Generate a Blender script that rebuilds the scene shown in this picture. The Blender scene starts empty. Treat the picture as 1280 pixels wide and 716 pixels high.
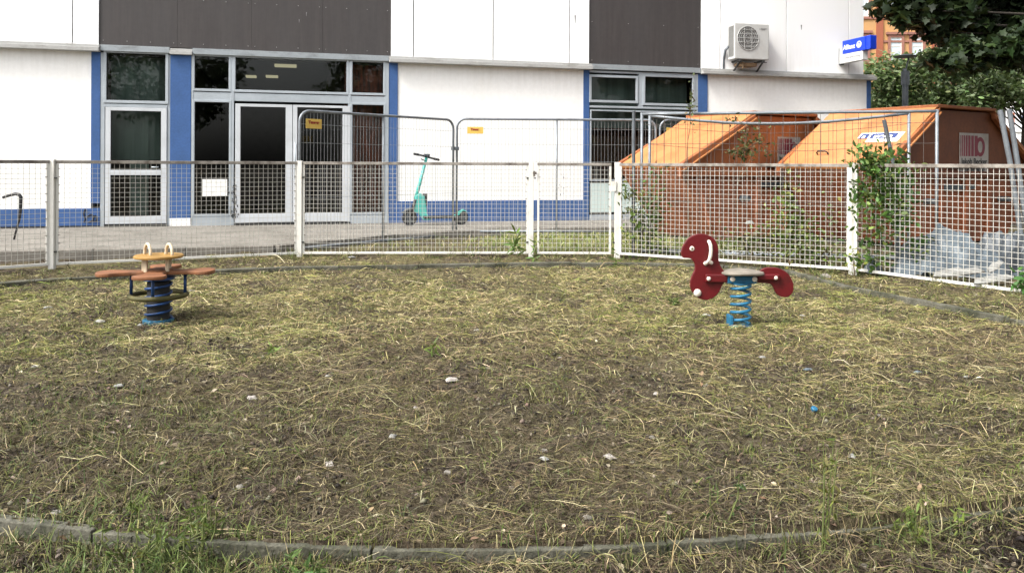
import bpy, bmesh, math, random
import numpy as np
from mathutils import Matrix, Vector

random.seed(7); RNG = np.random.default_rng(11)
PI = math.pi; R = math.radians
scene = bpy.context.scene
COL = scene.collection

# ------------------------------------------------------------------ camera
CAM_Z, FPX, HZ, ROLL = 1.35, 1000.0, 205.6, 0.0045
cam_data = bpy.data.cameras.new('camera')
cam_data.sensor_width = 36.0
cam_data.lens = 36.0 * FPX / 1280.0
cam_data.shift_y = -(358.0 - HZ) / 1280.0
cam_data.clip_start = 0.05; cam_data.clip_end = 2000
cam = bpy.data.objects.new('camera', cam_data); COL.objects.link(cam)
cr, sr = math.cos(ROLL), math.sin(ROLL)
cam.matrix_world = Matrix(((cr, -sr, 0, 0), (0, 0, -1, 0), (sr, cr, 0, CAM_Z), (0, 0, 0, 1)))
scene.camera = cam

# ------------------------------------------------------------------ sky and sun
SUN_EL, SUN_AZ = R(49), R(-124)          # azimuth measured from +Y (view direction) towards +X
world = bpy.data.worlds.new('World'); scene.world = world
world.use_nodes = True
wn = world.node_tree; wn.nodes.clear()
sky = wn.nodes.new('ShaderNodeTexSky'); sky.sky_type = 'NISHITA'; sky.sun_disc = False
sky.sun_elevation = SUN_EL; sky.sun_rotation = SUN_AZ
sky.air_density = 1.0; sky.dust_density = 6.0; sky.ozone_density = 1.0
hs = wn.nodes.new('ShaderNodeHueSaturation'); hs.inputs['Saturation'].default_value = 0.22
bgd = wn.nodes.new('ShaderNodeBackground'); bgd.inputs['Strength'].default_value = 0.15
wo = wn.nodes.new('ShaderNodeOutputWorld')
wn.links.new(sky.outputs[0], hs.inputs['Color']); wn.links.new(hs.outputs[0], bgd.inputs['Color'])
wn.links.new(bgd.outputs[0], wo.inputs['Surface'])
sl = bpy.data.lights.new('sun', 'SUN'); sl.energy = 1.25; sl.angle = R(11); sl.color = (1.0, 0.95, 0.86)
sun = bpy.data.objects.new('sun', sl); COL.objects.link(sun)
sd = Vector((math.sin(SUN_AZ) * math.cos(SUN_EL), math.cos(SUN_AZ) * math.cos(SUN_EL), math.sin(SUN_EL)))
sun.rotation_euler = sd.to_track_quat('Z', 'Y').to_euler(); sun.location = sd * 60
scene.view_settings.view_transform = 'Standard'
scene.view_settings.look = 'None'
scene.view_settings.exposure = 1.42
scene.view_settings.gamma = 1.0
scene.view_settings.use_curve_mapping = False

# ------------------------------------------------------------------ helpers
def ray(px, py):
    a = (px - 640.0) / FPX; b = (HZ - py) / FPX
    x = a * cr - b * sr; z = a * sr + b * cr
    return x, z                                   # direction (x, 1, z)
def at(px, py, Y):
    x, z = ray(px, py); return Vector((x * Y, Y, CAM_Z + z * Y))
def gnd(px, py, z=0.0):
    x, dz = ray(px, py); Y = (z - CAM_Z) / dz; return Vector((x * Y, Y, z))
FA = R(15); FO = Vector((-7.36, 14.3)); FT = Vector((math.cos(FA), math.sin(FA))); FN = Vector((-math.sin(FA), math.cos(FA)))
def fac(px, py, off=0.0):                         # point of the facade plane seen at that place, as (u, z)
    x, dz = ray(px, py)
    t = (FO.dot(FN) + off) / (x * FN.x + FN.y)
    p = Vector((x * t, t)); return (p - FO).dot(FT), CAM_Z + dz * t

class MB:
    def __init__(s): s.v = []; s.f = []; s.m = []
    def add(s, vs, fs, mi=0):
        n = len(s.v); s.v += [tuple(v) for v in vs]; s.f += [tuple(i + n for i in f) for f in fs]; s.m += [mi] * len(fs); return s
    def box(s, x0, x1, y0, y1, z0, z1, M=None, mi=0):
        vs = [Vector((x, y, z)) for z in (z0, z1) for y in (y0, y1) for x in (x0, x1)]
        if M is not None: vs = [M @ v for v in vs]
        return s.add(vs, [(0, 2, 3, 1), (4, 5, 7, 6), (0, 1, 5, 4), (2, 6, 7, 3), (0, 4, 6, 2), (1, 3, 7, 5)], mi)
    def bar(s, a, b, w, h=None, up=(0, 0, 1)):
        a, b = Vector(a), Vector(b); h = h or w; d = (b - a); L = d.length; d.normalize()
        u = Vector(up); sd_ = d.cross(u)
        if sd_.length < 1e-4: sd_ = d.cross(Vector((0, 1, 0)))
        sd_.normalize(); u = sd_.cross(d)
        M = Matrix((( d.x, sd_.x, u.x, a.x), (d.y, sd_.y, u.y, a.y), (d.z, sd_.z, u.z, a.z), (0, 0, 0, 1)))
        return s.box(0, L, -w / 2, w / 2, -h / 2, h / 2, M)
    def tube(s, pts, r, n=8, caps=True, closed=False):
        pts = [Vector(p) for p in pts]; m = len(pts)
        rs = r if isinstance(r, (list, tuple)) else [r] * m
        base = len(s.v); ref = None
        for i, p in enumerate(pts):
            if closed: d = pts[(i + 1) % m] - pts[i - 1]
            else: d = pts[min(i + 1, m - 1)] - pts[max(i - 1, 0)]
            d.normalize()
            if ref is None:
                ref = Vector((0, 0, 1)) if abs(d.z) < 0.9 else Vector((1, 0, 0))
            a = (ref - d * ref.dot(d)).normalized(); ref = a; b = d.cross(a)
            for k in range(n):
                t = 2 * PI * k / n; s.v.append(tuple(p + (a * math.cos(t) + b * math.sin(t)) * rs[i]))
        for i in range(m if closed else m - 1):
            j = (i + 1) % m
            for k in range(n):
                k2 = (k + 1) % n; s.f.append((base + i * n + k, base + i * n + k2, base + j * n + k2, base + j * n + k)); s.m.append(0)
        if caps and not closed:
            s.f.append(tuple(base + k for k in reversed(range(n)))); s.f.append(tuple(base + (m - 1) * n + k for k in range(n))); s.m += [0, 0]
        return s
    def lathe(s, prof, n=24, c=(0, 0, 0)):
        base = len(s.v); c = Vector(c)
        for r_, z in prof:
            for k in range(n):
                t = 2 * PI * k / n; s.v.append((c.x + r_ * math.cos(t), c.y + r_ * math.sin(t), c.z + z))
        for i in range(len(prof) - 1):
            for k in range(n):
                k2 = (k + 1) % n; s.f.append((base + i * n + k, base + i * n + k2, base + (i + 1) * n + k2, base + (i + 1) * n + k)); s.m.append(0)
        s.f.append(tuple(base + k for k in reversed(range(n)))); s.f.append(tuple(base + (len(prof) - 1) * n + k for k in range(n))); s.m += [0, 0]
        return s
    def prism(s, outline, y0, y1, M=None):           # outline in x,z extruded along y
        n = len(outline)
        vs = [Vector((x, y0, z)) for x, z in outline] + [Vector((x, y1, z)) for x, z in outline]
        if M is not None: vs = [M @ v for v in vs]
        fs = [tuple(range(n)), tuple(reversed(range(n, 2 * n)))] + [(i, i + n, (i + 1) % n + n, (i + 1) % n) for i in range(n)]
        return s.add(vs, fs)
    def ball(s, c, r, n=8, sc=(1, 1, 1)):
        prof = [(max(1e-4, r * math.sin(PI * i / n)), -r * math.cos(PI * i / n)) for i in range(n + 1)]
        b = len(s.v); s.lathe(prof, 2 * n)
        for i in range(b, len(s.v)):
            v = s.v[i]; s.v[i] = (c[0] + v[0] * sc[0], c[1] + v[1] * sc[1], c[2] + v[2] * sc[2])
        return s
    def build(s, name, mats, parent=None, smooth=False, bevel=0, seg=2):
        me = bpy.data.meshes.new(name); me.from_pydata(s.v, [], s.f); me.update()
        if not isinstance(mats, (list, tuple)): mats = [mats]
        for m in mats: me.materials.append(m)
        if len(mats) > 1: me.polygons.foreach_set('material_index', s.m)
        bm = bmesh.new(); bm.from_mesh(me); bmesh.ops.recalc_face_normals(bm, faces=bm.faces); bm.to_mesh(me); bm.free()
        if smooth: me.shade_smooth()
        o = bpy.data.objects.new(name, me); COL.objects.link(o)
        if parent is not None: o.parent = parent
        if bevel:
            b = o.modifiers.new('bevel', 'BEVEL'); b.width = bevel; b.segments = seg; b.limit_method = 'ANGLE'; b.angle_limit = R(40)
        if smooth == 'auto':
            me.set_sharp_from_angle(angle=R(38))
        return o

def tag(o, label=None, cat=None, group=None, kind=None):
    if label: o['label'] = label
    if cat: o['category'] = cat
    if group: o['group'] = group
    if kind: o['kind'] = kind
    return o
def empty(name, loc, rz=0.0, label=None, cat=None, group=None):
    o = bpy.data.objects.new(name, None); COL.objects.link(o); o.empty_display_size = .2
    o.location = loc; o.rotation_euler = (0, 0, rz)
    return tag(o, label, cat, group)
def copy_tree(o, parent=None):
    c = o.copy(); COL.objects.link(c)
    if parent is not None: c.parent = parent
    for ch in list(o.children): copy_tree(ch, c)
    return c
def text_mesh(body, size, name, m, parent, M, depth=0.002, align='CENTER'):
    cu = bpy.data.curves.new('lettering', 'FONT'); cu.body = body; cu.size = size; cu.extrude = depth
    cu.align_x = align; cu.align_y = 'CENTER'
    t = bpy.data.objects.new('lettering_source', cu); COL.objects.link(t)
    dg = bpy.context.evaluated_depsgraph_get(); dg.update()
    me = bpy.data.meshes.new_from_object(t.evaluated_get(dg)); me.name = name
    bpy.data.objects.remove(t); bpy.data.curves.remove(cu)
    me.materials.clear(); me.materials.append(m)
    o = bpy.data.objects.new(name, me); COL.objects.link(o); o.parent = parent; o.matrix_local = M
    return o
def bold_text(body, size, name, m, parent, M, depth=0.002, fat=0.0, align='CENTER'):
    cu = bpy.data.curves.new('lettering', 'FONT'); cu.body = body; cu.size = size; cu.extrude = depth; cu.offset = fat
    cu.align_x = align; cu.align_y = 'CENTER'
    t = bpy.data.objects.new('lettering_source', cu); COL.objects.link(t)
    dg = bpy.context.evaluated_depsgraph_get(); dg.update()
    me = bpy.data.meshes.new_from_object(t.evaluated_get(dg)); me.name = name
    bpy.data.objects.remove(t); bpy.data.curves.remove(cu)
    me.materials.clear(); me.materials.append(m)
    o = bpy.data.objects.new(name, me); COL.objects.link(o); o.parent = parent; o.matrix_local = M
    return o

# value noise in numpy
def vnoise(x, y, s=0):
    x = np.asarray(x, float); y = np.asarray(y, float)
    xi = np.floor(x).astype(np.int64); yi = np.floor(y).astype(np.int64)
    fx = x - xi; fy = y - yi; fx = fx * fx * (3 - 2 * fx); fy = fy * fy * (3 - 2 * fy)
    def h(i, j):
        n = (i * 374761393 + j * 668265263 + s * 974634777) & 0xffffffff
        n = ((n ^ (n >> 13)) * 1274126177) & 0xffffffff
        return ((n ^ (n >> 16)) & 0xffff) / 65535.0
    a = h(xi, yi); b = h(xi + 1, yi); c = h(xi, yi + 1); d = h(xi + 1, yi + 1)
    return (a * (1 - fx) + b * fx) * (1 - fy) + (c * (1 - fx) + d * fx) * fy
def fbm(x, y, s=0, o=3):
    r = 0; a = .5; t = 0
    for i in range(o): r = r + a * vnoise(x * 2 ** i, y * 2 ** i, s + i * 17); t += a; a *= .5
    return r / t

# ------------------------------------------------------------------ materials
def mat(name, col, rough=.7, var=.12, scale=6.0, bump=0.0, bscale=40.0, metal=0.0, col2=None, mixlo=.45, mixhi=.7, stretch=(1, 1, 1), spec=.4, fine=0.0):
    m = bpy.data.materials.new(name); m.use_nodes = True; nt = m.node_tree; p = nt.nodes['Principled BSDF']
    N = nt.nodes.new; Lk = nt.links.new
    p.inputs['Roughness'].default_value = rough; p.inputs['Metallic'].default_value = metal
    p.inputs['Specular IOR Level'].default_value = spec
    tc = N('ShaderNodeTexCoord'); mp = N('ShaderNodeMapping'); mp.inputs['Scale'].default_value = stretch
    Lk(tc.outputs['Object'], mp.inputs['Vector'])
    n1 = N('ShaderNodeTexNoise'); n1.inputs['Scale'].default_value = scale; n1.inputs['Detail'].default_value = 6; n1.inputs['Roughness'].default_value = .62
    Lk(mp.outputs[0], n1.inputs['Vector'])
    rp = N('ShaderNodeMapRange'); rp.inputs['From Min'].default_value = mixlo; rp.inputs['From Max'].default_value = mixhi
    Lk(n1.outputs['Fac'], rp.inputs['Value'])
    mx = N('ShaderNodeMix'); mx.data_type = 'RGBA'
    c2 = col2 or tuple(c * (1 - var * 2) for c in col)
    mx.inputs['A'].default_value = (*col, 1); mx.inputs['B'].default_value = (*c2, 1)
    Lk(rp.outputs[0], mx.inputs['Factor'])
    out = mx.outputs['Result']
    if fine:
        n3 = N('ShaderNodeTexNoise'); n3.inputs['Scale'].default_value = scale * 14; n3.inputs['Detail'].default_value = 4
        Lk(tc.outputs['Object'], n3.inputs['Vector'])
        r3 = N('ShaderNodeMapRange'); r3.inputs['From Min'].default_value = .3; r3.inputs['From Max'].default_value = .7
        r3.inputs['To Min'].default_value = 1 - fine; r3.inputs['To Max'].default_value = 1 + fine
        Lk(n3.outputs['Fac'], r3.inputs['Value'])
        m3 = N('ShaderNodeMix'); m3.data_type = 'RGBA'; m3.blend_type = 'MULTIPLY'; m3.inputs['Factor'].default_value = 1
        Lk(out, m3.inputs['A']); Lk(r3.outputs[0], m3.inputs['B']); out = m3.outputs['Result']
    Lk(out, p.inputs['Base Color'])
    if bump:
        n2 = N('ShaderNodeTexNoise'); n2.inputs['Scale'].default_value = bscale; n2.inputs['Detail'].default_value = 4
        Lk(tc.outputs['Object'], n2.inputs['Vector'])
        bp = N('ShaderNodeBump'); bp.inputs['Strength'].default_value = bump; bp.inputs['Distance'].default_value = .01
        Lk(n2.outputs['Fac'], bp.inputs['Height']); Lk(bp.outputs[0], p.inputs['Normal'])
    return m
def attr_mat(name, rough=.75, trans=0.0, spec=.25):
    m = bpy.data.materials.new(name); m.use_nodes = True; nt = m.node_tree; p = nt.nodes['Principled BSDF']
    a = nt.nodes.new('ShaderNodeAttribute'); a.attribute_name = 'Col'
    nt.links.new(a.outputs['Color'], p.inputs['Base Color']); p.inputs['Roughness'].default_value = rough
    p.inputs['Specular IOR Level'].default_value = spec
    if trans:
        t = nt.nodes.new('ShaderNodeBsdfTranslucent'); mx = nt.nodes.new('ShaderNodeMixShader'); mx.inputs[0].default_value = trans
        hsv = nt.nodes.new('ShaderNodeHueSaturation'); hsv.inputs['Value'].default_value = 1.3; hsv.inputs['Hue'].default_value = .48
        nt.links.new(a.outputs['Color'], hsv.inputs['Color']); nt.links.new(hsv.outputs[0], t.inputs['Color'])
        nt.links.new(p.outputs[0], mx.inputs[1]); nt.links.new(t.outputs[0], mx.inputs[2])
        nt.links.new(mx.outputs[0], nt.nodes['Material Output'].inputs['Surface'])
    return m
def emit_mat(name, col, st):
    m = bpy.data.materials.new(name); m.use_nodes = True; nt = m.node_tree; nt.nodes.clear()
    e = nt.nodes.new('ShaderNodeEmission'); e.inputs[0].default_value = (*col, 1); e.inputs[1].default_value = st
    o = nt.nodes.new('ShaderNodeOutputMaterial'); nt.links.new(e.outputs[0], o.inputs[0]); return m
def glass_mat(name, tint=(.88, .91, .90), ior=1.38):
    m = bpy.data.materials.new(name); m.use_nodes = True; nt = m.node_tree; nt.nodes.clear()
    tr = nt.nodes.new('ShaderNodeBsdfTransparent'); tr.inputs[0].default_value = (*tint, 1)
    gl = nt.nodes.new('ShaderNodeBsdfGlossy'); gl.inputs['Roughness'].default_value = .015; gl.inputs[0].default_value = (.9, .9, .9, 1)
    fr = nt.nodes.new('ShaderNodeFresnel'); fr.inputs[0].default_value = ior
    n = nt.nodes.new('ShaderNodeTexNoise'); n.inputs['Scale'].default_value = .7
    tc = nt.nodes.new('ShaderNodeTexCoord'); nt.links.new(tc.outputs['Object'], n.inputs['Vector'])
    bp = nt.nodes.new('ShaderNodeBump'); bp.inputs['Strength'].default_value = .05; bp.inputs['Distance'].default_value = .02
    nt.links.new(n.outputs['Fac'], bp.inputs['Height']); nt.links.new(bp.outputs[0], gl.inputs['Normal'])
    mx = nt.nodes.new('ShaderNodeMixShader'); o = nt.nodes.new('ShaderNodeOutputMaterial')
    nt.links.new(fr.outputs[0], mx.inputs[0]); nt.links.new(tr.outputs[0], mx.inputs[1]); nt.links.new(gl.outputs[0], mx.inputs[2])
    nt.links.new(mx.outputs[0], o.inputs[0]); return m

M = {}
M['wall_white'] = mat('wall_white', (.82, .815, .80), .85, scale=.9, col2=(.75, .735, .70), mixlo=.5, mixhi=.85, bump=.15, bscale=60, stretch=(1, 1, .35), fine=.03)
M['panel_white'] = mat('panel_white', (.84, .85, .855), .5, scale=.8, col2=(.79, .79, .78), mixlo=.5, mixhi=.85, stretch=(1.5, 1, .3))
M['panel_dark'] = mat('panel_dark', (.045, .041, .041), .55, scale=.8, col2=(.042, .036, .035), mixlo=.4, mixhi=.7, stretch=(1.5, 1, .25), fine=.05)
def streaks(m, z_from, z_to, col, amt):
    nt = m.node_tree; p = nt.nodes['Principled BSDF']; src = p.inputs['Base Color'].links[0].from_socket; N = nt.nodes.new; Lk = nt.links.new
    tc = N('ShaderNodeTexCoord'); mp = N('ShaderNodeMapping'); mp.inputs['Scale'].default_value = (5, 1, .35); Lk(tc.outputs['Object'], mp.inputs['Vector'])
    n = N('ShaderNodeTexNoise'); n.inputs['Scale'].default_value = 2.0; n.inputs['Detail'].default_value = 7; n.inputs['Roughness'].default_value = .7; Lk(mp.outputs[0], n.inputs['Vector'])
    sx = N('ShaderNodeSeparateXYZ'); Lk(tc.outputs['Object'], sx.inputs[0])
    g = N('ShaderNodeMapRange'); g.inputs['From Min'].default_value = z_from; g.inputs['From Max'].default_value = z_to; Lk(sx.outputs['Z'], g.inputs['Value'])
    r = N('ShaderNodeMapRange'); r.inputs['From Min'].default_value = .42; r.inputs['From Max'].default_value = .68; r.inputs['To Max'].default_value = amt; Lk(n.outputs['Fac'], r.inputs['Value'])
    mu = N('ShaderNodeMath'); mu.operation = 'MULTIPLY'; Lk(g.outputs[0], mu.inputs[0]); Lk(r.outputs[0], mu.inputs[1])
    mx = N('ShaderNodeMix'); mx.data_type = 'RGBA'; Lk(mu.outputs[0], mx.inputs['Factor']); Lk(src, mx.inputs['A']); mx.inputs['B'].default_value = (*col, 1)
    Lk(mx.outputs['Result'], p.inputs['Base Color'])
streaks(M['wall_white'], 2.6, 3.35, (.55, .53, .48), .30)
streaks(M['panel_white'], 4.3, 3.4, (.55, .54, .51), .30)
streaks(M['panel_dark'], 6.5, 3.4, (.085, .075, .07), .3)
M['joint'] = mat('joint', (.12, .12, .12), .8)
M['sill_white'] = mat('sill_white', (.36, .36, .35), .55, scale=2.5, col2=(.17, .165, .14), mixlo=.52, mixhi=.8, stretch=(1, 1, 3), fine=.08)
M['flashing'] = mat('flashing', (.30, .33, .35), .45, scale=2.2, col2=(.16, .17, .17), mixlo=.5, mixhi=.75, metal=.3, stretch=(1, 1, 3), fine=.06)
M['blue'] = mat('blue', (.040, .098, .255), .8, scale=2, col2=(.032, .08, .20), bump=.2, bscale=80, fine=.08)
M['alu'] = mat('alu', (.38, .42, .455), .4, scale=1.5, col2=(.31, .345, .37), metal=.15, fine=.02)
M['door_white'] = mat('door_white', (.50, .525, .55), .45, scale=1.5, col2=(.42, .44, .46))
M['seal'] = mat('seal', (.01, .01, .01), .6)
M['glass'] = glass_mat('glass')
M['frosted'] = mat('frosted', (.52, .62, .60), .35, scale=1.5, col2=(.42, .52, .50), stretch=(3, 1, .5))
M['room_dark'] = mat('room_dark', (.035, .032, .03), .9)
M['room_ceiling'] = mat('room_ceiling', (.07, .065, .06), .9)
M['room_brick'] = mat('room_brick', (.24, .075, .045), .8, scale=5, col2=(.09, .05, .04), stretch=(4, 4, .5), mixlo=.42, mixhi=.6)
M['lamp_lit'] = emit_mat('lamp_lit', (1, .88, .55), .17)
M['dull_brown'] = mat('dull_brown', (.06, .045, .035), .9, scale=1, stretch=(9, 9, .3), col2=(.02, .018, .016))  # for a room column and an added sheet imitating a reflection
M['reflection_green'] = mat('reflection_green', (.13, .17, .15), .9, scale=1, stretch=(7, 7, .3), col2=(.07, .095, .085))  # grey-green of the glass reflections, put on added sheets
M['paper'] = mat('paper', (.75, .75, .73), .7, scale=8, col2=(.6, .6, .58))
M['concrete'] = mat('concrete', (.185, .17, .148), .9, scale=2.2, col2=(.105, .096, .08), mixlo=.42, mixhi=.7, bump=.5, bscale=70, fine=.18)
M['concrete_dark'] = mat('concrete_dark', (.12, .115, .105), .9, scale=3, col2=(.07, .07, .06), bump=.5, bscale=50, fine=.2)
M['kerb'] = mat('kerb', (.095, .091, .07), .92, scale=4, col2=(.028, .03, .016), mixlo=.40, mixhi=.66, bump=.8, bscale=60, fine=.3)
M['fence_white'] = mat('fence_white', (.58, .57, .53), .5, scale=5, col2=(.36, .32, .26), mixlo=.58, mixhi=.8, fine=.05)
M['mesh_wire'] = mat('mesh_wire', (.46, .45, .41), .5, scale=5, col2=(.34, .31, .26), mixlo=.5, mixhi=.75)
M['rail_dirty'] = mat('rail_dirty', (.25, .228, .20), .7, scale=7, col2=(.09, .075, .062), mixlo=.4, mixhi=.65, fine=.15)
M['galv'] = mat('galv', (.20, .22, .24), .45, scale=6, col2=(.12, .13, .14), metal=.4, fine=.1)
M['galv_dark'] = mat('galv_dark', (.12, .135, .15), .5, scale=6, col2=(.07, .075, .08), metal=.4, fine=.1)
M['wire'] = mat('wire', (.26, .27, .275), .5, metal=.3)
M['wire_dark'] = mat('wire_dark', (.10, .085, .075), .6, metal=.2)
M['yellow'] = mat('yellow', (.58, .39, .085), .5, scale=9, col2=(.5, .33, .075))
M['red_ink'] = mat('red_ink', (.25, .03, .015), .6)
M['black'] = mat('black', (.015, .015, .016), .5)
M['rubber'] = mat('rubber', (.02, .02, .02), .8)
M['mint'] = mat('mint', (.075, .42, .37), .35, scale=4, col2=(.065, .36, .31))
M['orange'] = mat('orange', (.42, .178, .064), .5, scale=1.6, col2=(.32, .12, .038), mixlo=.46, mixhi=.66, stretch=(1, 1, .6), bump=.12, bscale=8, fine=.06)
M['orange_shaded'] = mat('orange_shaded', (.31, .105, .034), .6, scale=1.8, col2=(.17, .052, .02), mixlo=.38, mixhi=.68, stretch=(1, 1, .5), fine=.12)  # skip orange darkened for long sides turned away from the light
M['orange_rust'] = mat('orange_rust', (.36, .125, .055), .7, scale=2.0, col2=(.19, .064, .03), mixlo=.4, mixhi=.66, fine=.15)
M['orange_rust_shaded'] = mat('orange_rust_shaded', (.25, .078, .030), .7, scale=2.0, col2=(.13, .04, .017), mixlo=.4, mixhi=.66, fine=.15)  # rust tone darkened for the shade over the right skip's trough
M['orange_deep_shade'] = mat('orange_deep_shade', (.125, .038, .012), .6, scale=1.6, col2=(.07, .02, .008), mixlo=.38, mixhi=.68, stretch=(1, 1, .5), fine=.12)  # tree shade on the right skip's long side, put into the colour
M['red'] = mat('red', (.094, .004, .006), .42, scale=7, col2=(.060, .006, .006), mixlo=.5, mixhi=.72, fine=.1)
M['red_edge'] = mat('red_edge', (.13, .02, .015), .6)
M['tan'] = mat('tan', (.215, .19, .155), .75, scale=12, col2=(.14, .125, .10), fine=.12)
M['bolt_cap'] = mat('bolt_cap', (.66, .60, .52), .5, scale=20, col2=(.5, .44, .36))
M['spring_blue'] = mat('spring_blue', (.014, .115, .21), .45, scale=9, col2=(.012, .065, .12), fine=.08)
M['rod_blue'] = mat('rod_blue', (.010, .045, .15), .45, scale=9, col2=(.008, .026, .08))
M['toy_brown'] = mat('toy_brown', (.19, .076, .030), .65, scale=9, col2=(.115, .048, .022), fine=.12)
M['toy_yellow'] = mat('toy_yellow', (.29, .165, .04), .6, scale=9, col2=(.21, .115, .03), fine=.1)
M['toy_beige'] = mat('toy_beige', (.55, .46, .33), .6, scale=15, col2=(.4, .32, .22))
M['olive'] = mat('olive', (.055, .05, .015), .7, scale=12, col2=(.10, .085, .02), fine=.2)
M['white_plastic'] = mat('white_plastic', (.46, .465, .455), .5, scale=3, col2=(.40, .40, .385))
M['grille'] = mat('grille', (.16, .16, .155), .6)
M['bracket_dark'] = mat('bracket_dark', (.03, .03, .03), .6)
M['wood'] = mat('wood', (.25, .17, .10), .8, scale=8, col2=(.14, .09, .055))
M['sign_blue'] = mat('sign_blue', (.005, .04, .52), .3)
M['sign_grey'] = mat('sign_grey', (.58, .59, .58), .4)
M['white_ink'] = mat('white_ink', (.85, .87, .9), .5)
M['grey_ink'] = mat('grey_ink', (.22, .22, .22), .5)
M['maroon'] = mat('maroon', (.16, .02, .035), .5)
M['sticker'] = mat('sticker', (.31, .285, .26), .5, scale=6, col2=(.23, .21, .185))
M['navy'] = mat('navy', (.03, .05, .17), .5)
M['facade_orange'] = mat('facade_orange', (.40, .235, .105), .85, scale=1.2, col2=(.48, .25, .09), fine=.1)
M['facade_red'] = mat('facade_red', (.25, .08, .042), .85, scale=1.2, col2=(.28, .09, .05), fine=.1)
M['facade_stone'] = mat('facade_stone', (.26, .12, .09), .85, scale=1.2, col2=(.2, .1, .08))
M['pane_far'] = mat('pane_far', (.50, .58, .62), .15, scale=.8, col2=(.34, .42, .46), spec=.8)
M['roof_tile'] = mat('roof_tile', (.18, .07, .05), .8)
M['bark'] = mat('bark', (.045, .037, .029), .9, scale=5, col2=(.024, .02, .016), stretch=(3, 3, .6), bump=.8, bscale=14)
M['stem_green'] = mat('stem_green', (.10, .12, .035), .8)
M['stem_brown'] = mat('stem_brown', (.11, .08, .05), .85)
M['tarp'] = mat('tarp', (.10, .124, .142), .45, scale=3, col2=(.055, .07, .082), fine=.1)
M['board_white'] = mat('board_white', (.25, .25, .235), .6, scale=5, col2=(.15, .145, .125))
M['dark_plastic'] = mat('dark_plastic', (.055, .065, .075), .5, scale=5, col2=(.03, .035, .04))
M['leaf'] = attr_mat('leaf', .55, .28, .35)
M['leaf_plain'] = attr_mat('leaf_plain', .55, 0.0, .35)
M['straw'] = attr_mat('straw', .7, 0.0, .3)

# ------------------------------------------------------------------ ground
KERB_PX = [(-420, 600), (-200, 626), (0, 648), (100, 659), (200, 668), (300, 675), (400, 680), (500, 683), (620, 684), (720, 682), (800, 678), (880, 672), (960, 664), (1040, 655), (1110, 647), (1200, 635), (1280, 624), (1420, 600), (1600, 572)]
KF = [gnd(x, y - 1, 0.03) for x, y in KERB_PX]
kfx = np.array([p.x for p in KF]); kfy = np.array([p.y for p in KF])
FAR_K = [(-8.2, 5.2), (-6.6, 7.3), (-5.3, 8.75), (-4.5, 9.2), (-2.9, 10.02), (0.1, 10.52), (1.6, 10.62), (2.7, 10.45), (3.45, 9.95), (3.62, 8.75), (4.3, 6.75), (5.0, 5.0)]
FPOST = [(-8.45, 6.95), (-5.57, 9.7), (-2.92, 11.02), (0.27, 11.17), (1.47, 11.15), (4.08, 9.57), (5.62, 6.95)]
def dist_poly(x, y, pts):
    d = np.full(np.shape(x), 1e9)
    for a, b in zip(pts[:-1], pts[1:]):
        ax, ay = a[0], a[1]; bx, by = b[0] - ax, b[1] - ay
        t = np.clip(((x - ax) * bx + (y - ay) * by) / (bx * bx + by * by), 0, 1)
        d = np.minimum(d, np.hypot(x - ax - t * bx, y - ay - t * by))
    return d
RINGP = FAR_K + [(p.x, p.y) for p in reversed(KF) if -4.6 < p.x < 4.9]
def inside_ring(x, y):
    c = np.zeros(np.shape(x), bool); n = len(RINGP)
    for i in range(n):
        x1, y1 = RINGP[i]; x2, y2 = RINGP[(i + 1) % n]
        if y1 == y2: continue
        c ^= ((y1 > y) != (y2 > y)) & (x < (x2 - x1) * (y - y1) / (y2 - y1) + x1)
    return c
def sstep(a, b, v):
    t = np.clip((v - a) / (b - a), 0, 1); return t * t * (3 - 2 * t)
def height(x, y, fine=True):
    x = np.asarray(x, float); y = np.asarray(y, float)
    ins = inside_ring(x, y)
    front = y - np.interp(x, kfx, kfy)
    dk = dist_poly(x, y, RINGP + RINGP[:1])
    s = np.where(ins, dk, -dk)                     # positive inside the ring
    base_out = np.where(front < 0, -0.014 - 0.03 * sstep(0, .8, -front), 0.05 + 0.035 * sstep(.1, 1.0, -s))
    mix = sstep(-0.02, 0.05, s)
    base_in = 0.012 - .012 * sstep(0, .5, s)
    z = base_out * (1 - mix) + base_in * mix
    near = 1 - sstep(13, 20, np.hypot(x, y))
    amp = np.where(y > 11.4, .35, 1.0) * sstep(.0, .15, dk + .03)
    z = z + amp * near * ((fbm(x * .8, y * .8, 3, 2) - .5) * .06 + (fbm(x * 3.1, y * 3.1, 9, 2) - .5) * .05)
    if fine: z = z + amp * near * (((fbm(x * 9, y * 9, 21, 2) - .5) * .045 + (np.abs(vnoise(x * 21, y * 21, 33) - .5) - .25) * .028))
    return z

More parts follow.
